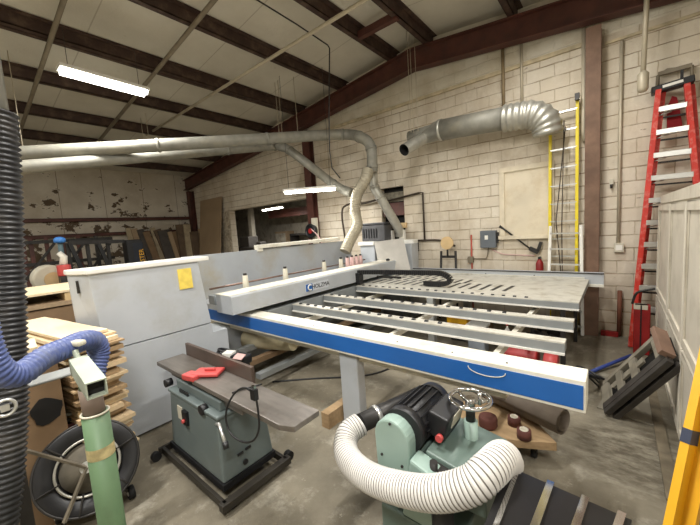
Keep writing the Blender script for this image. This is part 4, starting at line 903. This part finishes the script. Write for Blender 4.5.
# red hand truck
o = thing('metal_stand', 'narrow red metal stand at the foot of the red stepladder', 'stand', at(640, 348, 'z', 0))
c0_ = at(640, 350, 'z', 0); x0_, yy = c0_.x, c0_.y-.2
MB().box((x0_-.08, yy, .0), (x0_+.09, yy+.12, .7)).build('body', M_redm, o, .01); MB().box((x0_-.015, yy-.005, .05), (x0_+.0, yy, .7)).build('seam', M_black, o)
MB().tube(cr([(x0_-.1, yy+.05, .7), (x0_-.06, yy+.05, .85), (x0_+.03, yy+.05, .9), (x0_+.13, yy+.05, .93)], 5), .015, 8).build('handle', M_dark, o); MB().box((x0_-.085, yy-.003, .64), (x0_+.06, yy+.123, .7)).build('cap', M_cloud, o)
# wall corner pieces near the floor
tag(MB().box((-.2, 6.55, 0), (.02, 6.62, .08)).build('floor_pipe', M_redm), 'reddish pipe stub along the wall base right of the worn column', 'pipe')
rod('wall_drain_pipe', [(.03, 6.6, .02), (.03, 6.6, .75)], .03, 'short rusty standpipe against the wall beside the red ladder foot', 'pipe', mat('rusty', (110, 66, 46), .7))

# ---------------------------------------------------------------- left side
# far wall clutter: sheets leaning
bl_ = [(-13.2, 3.75, 1.9), (-13.2, 3.95, 2.35)]
shm = [M_plyd, mat('sheet_dk', (74, 68, 62), .7), M_card, mat('sheet_beige', (168, 152, 124), .7), mat('sheet_brn', (98, 80, 62), .7), M_cloud]
sx = [131, 137, 143, 149, 155, 160, 166, 172, 177, 183, 189, 196, 202]
lean = [.05, .07, .1, .12, .1, .14, .08, .1, .12, .03, 0, .02, .0]
nm_ = ['pale narrow', 'brown', 'dark', 'tan', 'beige', 'dark grey', 'black wide', 'narrow brown', 'tan leaning', 'wide brown', 'pale upright', 'dark brown', 'light wooden']
for i, px in enumerate(sx):
    c = at(px, 227+(-3 if i in (9, 10) else random.random()*5), 'x', -13.5+.07*(i % 4))
    m = shm[[3, 0, 1, 2, 3, 4, 1, 0, 2, 4, 3, 4, 0][i]]; wdt = [.16, .2, .2, .22, .18, .25, .42, .15, .24, .4, .26, .3, .16][i]
    tag(MB().obox((c.x, c.y+.5*c.z*math.sin(lean[i]*1.9)-.1, c.z/2), (.04+.02*(i % 3), wdt, (c.z-.02)/math.cos(lean[i]*1.9)), rx=lean[i]*1.9).build('leaning_board', m), '%s board in the row of sheets against the far wall, number of boards to its left: %d' % (nm_[i], i) if False else '%s board among the sheets leaning at the far wall, %s' % (nm_[i], ['leftmost of all', 'second from the left', 'third from the left', 'fourth from the left', 'fifth from the left', 'sixth from the left', 'in the middle', 'just right of the middle', 'fifth from the right', 'fourth from the right', 'third from the right', 'second from the right', 'rightmost of all'][i]), 'board')
pa_, pb2 = at(193, 194, 'y', 6.3), at(214, 195, 'y', 6.3)
tag(MB().prism([(pa_.x, 6.15, .01), (pb2.x, 6.15, .01), (pb2.x, 6.6, 3.5), (pa_.x, 6.6, 3.5)], (0, -.04, 0)).build('tall_plywood_sheet', mat('ply_dull', (150, 128, 100), .7, 0, .1, 2)), 'tall brown plywood sheet leaning on the block wall in the far corner', 'board')
# dark machine with yellow lettering
o = thing('dark_machine', 'black framed machine near the far wall with yellow vertical lettering', 'machine', (-11, 3.0, 0))
q0, q1 = at(126, 240, 'x', -11), at(142, 240, 'x', -11)
MB().box((-11.4, q0.y, .2), (-11, q1.y, q0.z)).build('end_box', M_black, o, .02)
MB().box((-11.01, q0.y+.15, .9), (-10.995, q0.y+.42, q0.z-.1)).build('blue_panel', mat('navy', (22, 28, 40), .5), o)
zt_ = at(139, 246, 'x', -10.98); text('side_lettering', 'MASTER', .17, frame((-10.985, zt_.y+.1, 1.2), (0, 0, 1), (0, -1, 0)), M_yelo, o)
q2 = at(68, 243, 'x', -11.2)
MB().beam((-11.2, q2.y, q2.z), (-11.2, q0.y, q0.z-.03), .12, .1).build('top_beam', M_dark, o); MB().beam((-11.2, q2.y, 1.0), (-11.2, q0.y, 1.0), .12, .1).build('low_beam', M_dark, o)
for f1 in (.02, .5): 
    yy_ = q2.y+(q0.y-q2.y)*f1; MB().beam((-11.2, yy_, q2.z), (-11.2, yy_+.45, .3), .09, .09).build('diagonal_leg', M_black, o)
for f1 in (.0, .33, .7): yy_ = q2.y+(q0.y-q2.y)*f1; MB().beam((-11.3, yy_, .0), (-11.3, yy_, q2.z), .08, .08).build('upright', M_dark, o)
# brown rack further left
o = thing('steel_rack', 'dark brown steel rack before the far wall, left of the black machine', 'rack', (-12.3, 1.6, 0))
for px in (22, 30, 46, 62, 78, 96): c = at(px, 240, 'x', -12.3); MB().beam((-12.3, c.y, 0), (-12.3, c.y, 2.3), .07, .09).build('upright', M_steel if px % 4 else M_dark, o)
yA, yB = at(18, 240, 'x', -12.3).y, at(112, 240, 'x', -12.3).y
for z in (.9, 1.6, 2.2): MB().beam((-12.25, yA, z), (-12.25, yB, z), .06, .09).build('shelf_beam', M_dark, o)
for k in range(3): ya_ = yA+(yB-yA)*(k*.33); MB().beam((-12.2, ya_, 1.2), (-12.2, ya_+.7, 2.15), .05, .06).build('cross_brace', M_dark, o)
# scrap on the rack: brown lump shapes
o = thing('blue_capped_post', 'slim dark pole with a bright blue cap near the left machine hood', 'pole', at(60, 275, 'x', -9))
c = at(60, 243, 'x', -9); MB().cyl((c.x, c.y, 0), (c.x, c.y, c.z), .045).build('pole', mat('pole_gr', (74, 92, 96), .5), o); MB().lathe([(.06, 0), (.1, .02), (.1, .08), (.06, .12), (0, .13)], (c.x, c.y, c.z)).build('cap', M_bluec, o)
# workbench with boards behind stack
bx0, bx1 = -7.3, -6.0
o = thing('workbench', 'brown workbench piled with boards left of the grey saw hood', 'workbench', (-6.6, .9, 0))
MB().box((bx0, .25, 1.2), (bx1, 1.35, 1.26)).build('bench_top', M_plyd, o, .004); MB().box((bx0+.05, .3, .95), (bx1-.03, 1.3, 1.18)).build('apron', M_card, o)
for x in (bx0+.1, bx1-.1):
    for y in (.35, 1.25): MB().box((x-.05, y-.05, 0), (x+.05, y+.05, 1.2)).build('leg', M_plyd, o)
tag(MB().prism([(-7.3, .2, 1.38), (-6.0, .28, 1.38), (-6.0, 1.5, 1.38), (-7.3, 1.5, 1.38)], (0, 0, .03)).build('cream_panel', M_plyl), 'wide cream panel on top of the workbench pile', 'board')
tag(MB().box((-7.2, .3, 1.26), (-6.1, .5, 1.36)).build('wood_block', M_dark), 'dark block under the near edge of the cream panel', 'block')
tag(MB().box((-6.9, .95, 1.26), (-6.02, 1.1, 1.37)).build('wood_block', M_tan), 'tan wooden block under the far edge of the cream panel', 'block')
o = thing('grinder', 'round pale grey tool with a wooden core behind the workbench', 'tool', (-8, 1.1, 1.2))
c = at(49, 277, 'x', -8); MB().cyl((c.x-.2, c.y, c.z-.02), (c.x+.2, c.y, c.z-.02), .24, n=28).build('drum', M_cloud, o, .03); MB().cyl((c.x+.2, c.y+.03, c.z-.04), (c.x+.23, c.y+.03, c.z-.04), .13, n=20).build('core', M_tan, o)
MB().box((c.x-.15, c.y-.15, 0), (c.x+.15, c.y+.15, c.z-.2)).build('stand', M_dark, o)
o = thing('spray_bottle', 'red and white spray can standing beside the pale grey tool', 'bottle', (-7.8, 1.3, 1.4))
c = at(64, 268, 'x', -7.6); MB().box((c.x-.1, c.y-.08, 0), (c.x+.1, c.y+.13, c.z-.14)).build('pedestal', M_dark, o)
MB().cyl((c.x, c.y, c.z-.14), (c.x, c.y, c.z+.06), .1).build('red_body', M_redp, o, .02); MB().tube([(c.x, c.y, c.z+.06), (c.x, c.y+.02, c.z+.2), (c.x, c.y-.04, c.z+.28)], .05, 12, True, [.06, .055, .04]).build('white_top', M_white, o)
# plywood stack in front of hood
u_ = V((-.985, -.165, 0)); v_ = V((.165, -.985, 0)); C0 = V((-3.2, .82, 0)); z = .12
tag(MB().obox(C0+u_*.75+v_*.19+V((0, 0, .06)), (1.3, .3, .12), rz=math.atan2(u_.y, u_.x)).build('wooden_pallet', M_wood), 'low wooden pallet beneath the plywood offcuts', 'pallet')
i = 0; ang = math.atan2(-u_.y, -u_.x)
while z < 1.27:
    th = random.choice((.018, .024, .034, .04)); dx = random.uniform(-.08, .05); dy = random.uniform(0, .06); ln = random.uniform(1.05, 1.3); wd = random.uniform(.3, .35)
    c = C0+u_*(dx+ln/2)+v_*(dy+wd/2)+V((0, 0, z+th/2))
    tag(MB().obox(c, (ln, wd, th-.003), rz=ang+random.uniform(-.02, .02)).build('plywood_offcut', random.choice((M_ply, M_ply, M_plyl, M_wood))), 'plywood offcut lying in the tall stack beside the grey saw hood', 'board', 'plywood offcuts in the stack')
    z += th+.002; i += 1
c = C0+u_*.72+v_*.2
tag(MB().obox(c+V((0, 0, z+.013)), (1.3, .28, .02), rz=ang).build('plywood_sheet', M_plyl), 'pale plywood sheet topmost on the stack beside the grey saw hood', 'board')
tz = at(30, 362, 'x', -3.3).z
for k in range(4):
    tag(MB().obox((-3.34+.01*k, .2-.01*k, tz+.018+k*.034), (.34, .3, .03), rz=.1-.06*k).build('plywood_offcut', M_plyl if k > 1 else M_ply), 'pale offcut in the small pile on the cardboard box', 'board', 'offcuts on the cardboard box')
h0, h1 = at(36, 430, 'x', -3.1), at(64, 395, 'x', -3.1)
o = thing('cardboard_box', 'brown cardboard box with torn dark opening behind the green pipe', 'box', (-3.15, .3, 0))
MB().box((-3.5, h0.y-.2, 0), (-3.15, h0.y+.17, tz)).build('box_body', M_card, o)
hh = MB(); ctr = V((-3.149, (h0.y+h1.y)/2-.01, (h0.z+h1.z)/2)); hh.prism([ctr+V((0, (h1.y-h0.y)*.5*math.cos(a)*(1+.12*math.sin(5*a)), (h1.z-h0.z)*.55*math.sin(a)*(1+.1*math.cos(3*a)))) for a in [i*2*PI/16 for i in range(16)]], (.004, 0, 0)); hh.build('torn_opening', M_hole, o)
# grey metal shelf behind the hose
g0, g1 = at(16, 396, 'x', -2.6), at(84, 366, 'x', -2.6)
o = thing('metal_table', 'grey sheet metal table edge behind the blue hose', 'table', (-2.75, (g0.y+g1.y)/2, 0))
MB().box((-2.75, g0.y-.1, g0.z+.02), (-2.6, g1.y, g1.z-.02)).build('table_top', mat('dull_grey', (138, 140, 138), .5), o, .008)
for y in (g0.y-.04,): MB().box((-2.72, y-.03, 0), (-2.66, y+.03, g0.z+.02)).build('leg', M_dark, o)
# strapping reel cart
o = thing('strapping_reel_cart', 'black round strapping reel with spoke frame on small wheels', 'reel', (-3.1, .5, 0))
ctr = at(89, 466, 'x', -3.02); ax = V((.85, -.25, .45)).normalized(); 
MB().lathe([(.0, -.02), (.295, -.02), (.31, 0), (.31, .03), (.295, .04), (.20, .02), (.19, -.0), (0, -.0)], ctr, ax, 48).build('reel_disc', M_black, o)
MB().ring(ctr+ax*.03, ax, .19, .009, 48).build('inner_ring', M_galv, o); MB().ring(ctr+ax*.03, ax, .31, .009, 48).build('outer_rim', M_dark, o)
MB().lathe([(0, .0), (.17, .0), (.17, .015), (0, .02)], ctr, ax, 32).build('hub_plate', mat('dusty_hub', (92, 86, 74), .8, 0, .35, 9), o)
hb = ctr+ax*.12
MB().cyl(ctr, hb, .04).build('axle', M_alum, o)
for px, py, xx in ((24, 450, -3.0), (64, 523, -2.85)):
    MB().beam(hb, at(px, py, 'x', xx), .022, .016).build('handle_bar', mat('worn_bar', (120, 112, 98), .5, .3, .25), o)
a_ = ax.cross(V((0, 0, 1))).normalized(); b_ = ax.cross(a_)
for k in range(6):
    a = k*PI/3+.3; e = a_*math.cos(a)+b_*math.sin(a); MB().beam(ctr+ax*.035+e*.17, ctr+ax*.04+e*.305, .012, .008).build('spoke', M_dark, o)
for px, py in ((131, 492), (58, 516)):
    c = at(px, py, 'z', .05); w_ = MB().cyl(c-V((.0, .02, 0)), c+V((0, .02, 0)), .05).build('wheel', M_rub, o); MB().cyl(c-V((0, .024, 0)), c+V((0, .024, 0)), .02).build('wheel_hub', M_alum, w_); MB().beam(c, ctr-ax*.03, .03, .02).build('frame_bar', M_dark, o)
for k in range(3): MB().beam(at(22, 446-k*9, 'x', -3.2)+V((-.05*k, 0, 0)), at(88, 418-k*2, 'x', -3.2)+V((-.04*k, 0, 0)), .02, .02).build('tension_bar', (M_brnb, M_dark, M_galvd)[k], o)
# green pipe stand with hoses
gx, gy = -1.9, .36
gp = at(95, 412, 'x', gx); gy = gp.y
o = thing('green_pipe_stand', 'green PVC pipe post with brown collar and grey square tube on top', 'pipe', (gx, gy, 0))
gz = gp.z
MB().tube([(gx, gy, 0), (gx, gy, gz)], .054, 28).build('green_pipe', M_green, o)
MB().ring((gx, gy, gz), (0, 0, 1), .053, .005, 32).build('pipe_rim', M_cloud, o)
gt = at(101, 455, 'x', gx+.07); MB().tube([(gx, gy, gt.z-.035), (gx, gy, gt.z+.02)], .0555, 28, False).build('tape_band', mat('masking', (178, 164, 120), .7, 0, .3, 30), o)
MB().tube([(gx, gy, gz-.05), (gx-.01, gy-.005, gz+.12)], .044, 24).build('brown_sleeve', mat('brown_sleeve', (112, 96, 84), .6, 0, .15), o)
MB().tube([(gx-.01, gy-.005, gz+.10), (gx-.02, gy-.0, gz+.2)], .04, 20).build('green_neck', M_green, o)
s0 = at(79, 364, 'x', -1.84); s1 = at(97, 389, 'x', -1.5)
d_ = (s1-s0).normalized(); sd_ = d_.cross(V((0, 0, 1))).normalized(); u2 = sd_.cross(d_); hw_ = .03; th_ = .005
sq = MB()
for a, w2, h2 in ((sd_, th_, 2*hw_), (-sd_, th_, 2*hw_)): sq.beam(s0+a*hw_, s1+a*hw_, w2, h2, u2)
for a in (u2, -u2): sq.beam(s0+a*hw_, s1+a*hw_, 2*hw_+th_, th_, u2)
q = sq.build('square_tube', mat('pale_green_metal', (164, 172, 156), .5, 0, .1), o)
MB().beam(s0+d_*.04, s1-d_*.03, 2*hw_-.006, 2*hw_-.006, u2).build('tube_shade', M_hole, o)  # dark filler for the shade inside the hollow tube
MB().tube([s0, at(75, 350, 'x', -1.86)], .012, 10).build('stem', MC['pale_green_metal'], o); MB().obox(at(74, 343, 'x', -1.88), (.1, .04, .025), rz=.5).build('clamp_head', M_cloud, o, .01)
bh = [at(-28, 280, 'x', -1.75), at(-14, 345, 'x', -1.75), at(0, 371, 'x', -1.76), at(20, 374, 'x', -1.8), at(45, 357, 'x', -1.86), at(66, 348, 'x', -1.9), at(82, 341, 'x', -1.95), at(94, 341, 'x', -2.0), at(99, 352, 'x', -2.02), at(95, 372, 'x', -2.0), at(93, 395, 'x', -1.96)]
tag(ribbed(bh, .045, .018, .0035, 20).build('blue_flexible_hose', M_bhose), 'blue ribbed hose looping into the top of the green pipe', 'hose')
# black hose at left edge
kp_ = [at(-5, 112, 'x', -2.3), at(0, 200, 'x', -2.3), at(4, 300, 'x', -2.3), at(6, 400, 'x', -2.25), at(1, 480, 'x', -2.2), at(-6, 560, 'x', -2.15)]
kz = kp_[-1]; kp_.append(V((kz.x, kz.y, .02)))
tag(ribbed(kp_, .078, .026, .006, 24).build('black_duct_hose', mat('black_hose', (40, 40, 42), .4, 0, .2, 9, dirt=(90, 84, 76), dirt_amt=.4, dscale=8)), 'thick black corrugated hose hanging at the left edge of the view', 'hose')
hp0 = kp_[0]
rod('grey_down_pipe', [hp0+V((0, 0, -.02)), (hp0.x, hp0.y-.0, cz(hp0.x)-.02)], .05, 'slim grey pipe rising from the black corrugated hose to the roof', 'pipe', M_galv)
mc = at(5, 408, 'x', -2.12); tag(MB().ring(mc, (1, 0, .1), .035, .007, 24).obox(mc, (.01, .03, .03)).build('hose_clamp', M_alum), 'bright metal clamp on the black corrugated hose', 'clamp')

# ---------------------------------------------------------------- render settings
sc = bpy.context.scene
sc.view_settings.view_transform = 'Standard'; sc.view_settings.look = 'None'; sc.view_settings.exposure = 0.1; sc.view_settings.gamma = 1; sc.view_settings.use_curve_mapping = False
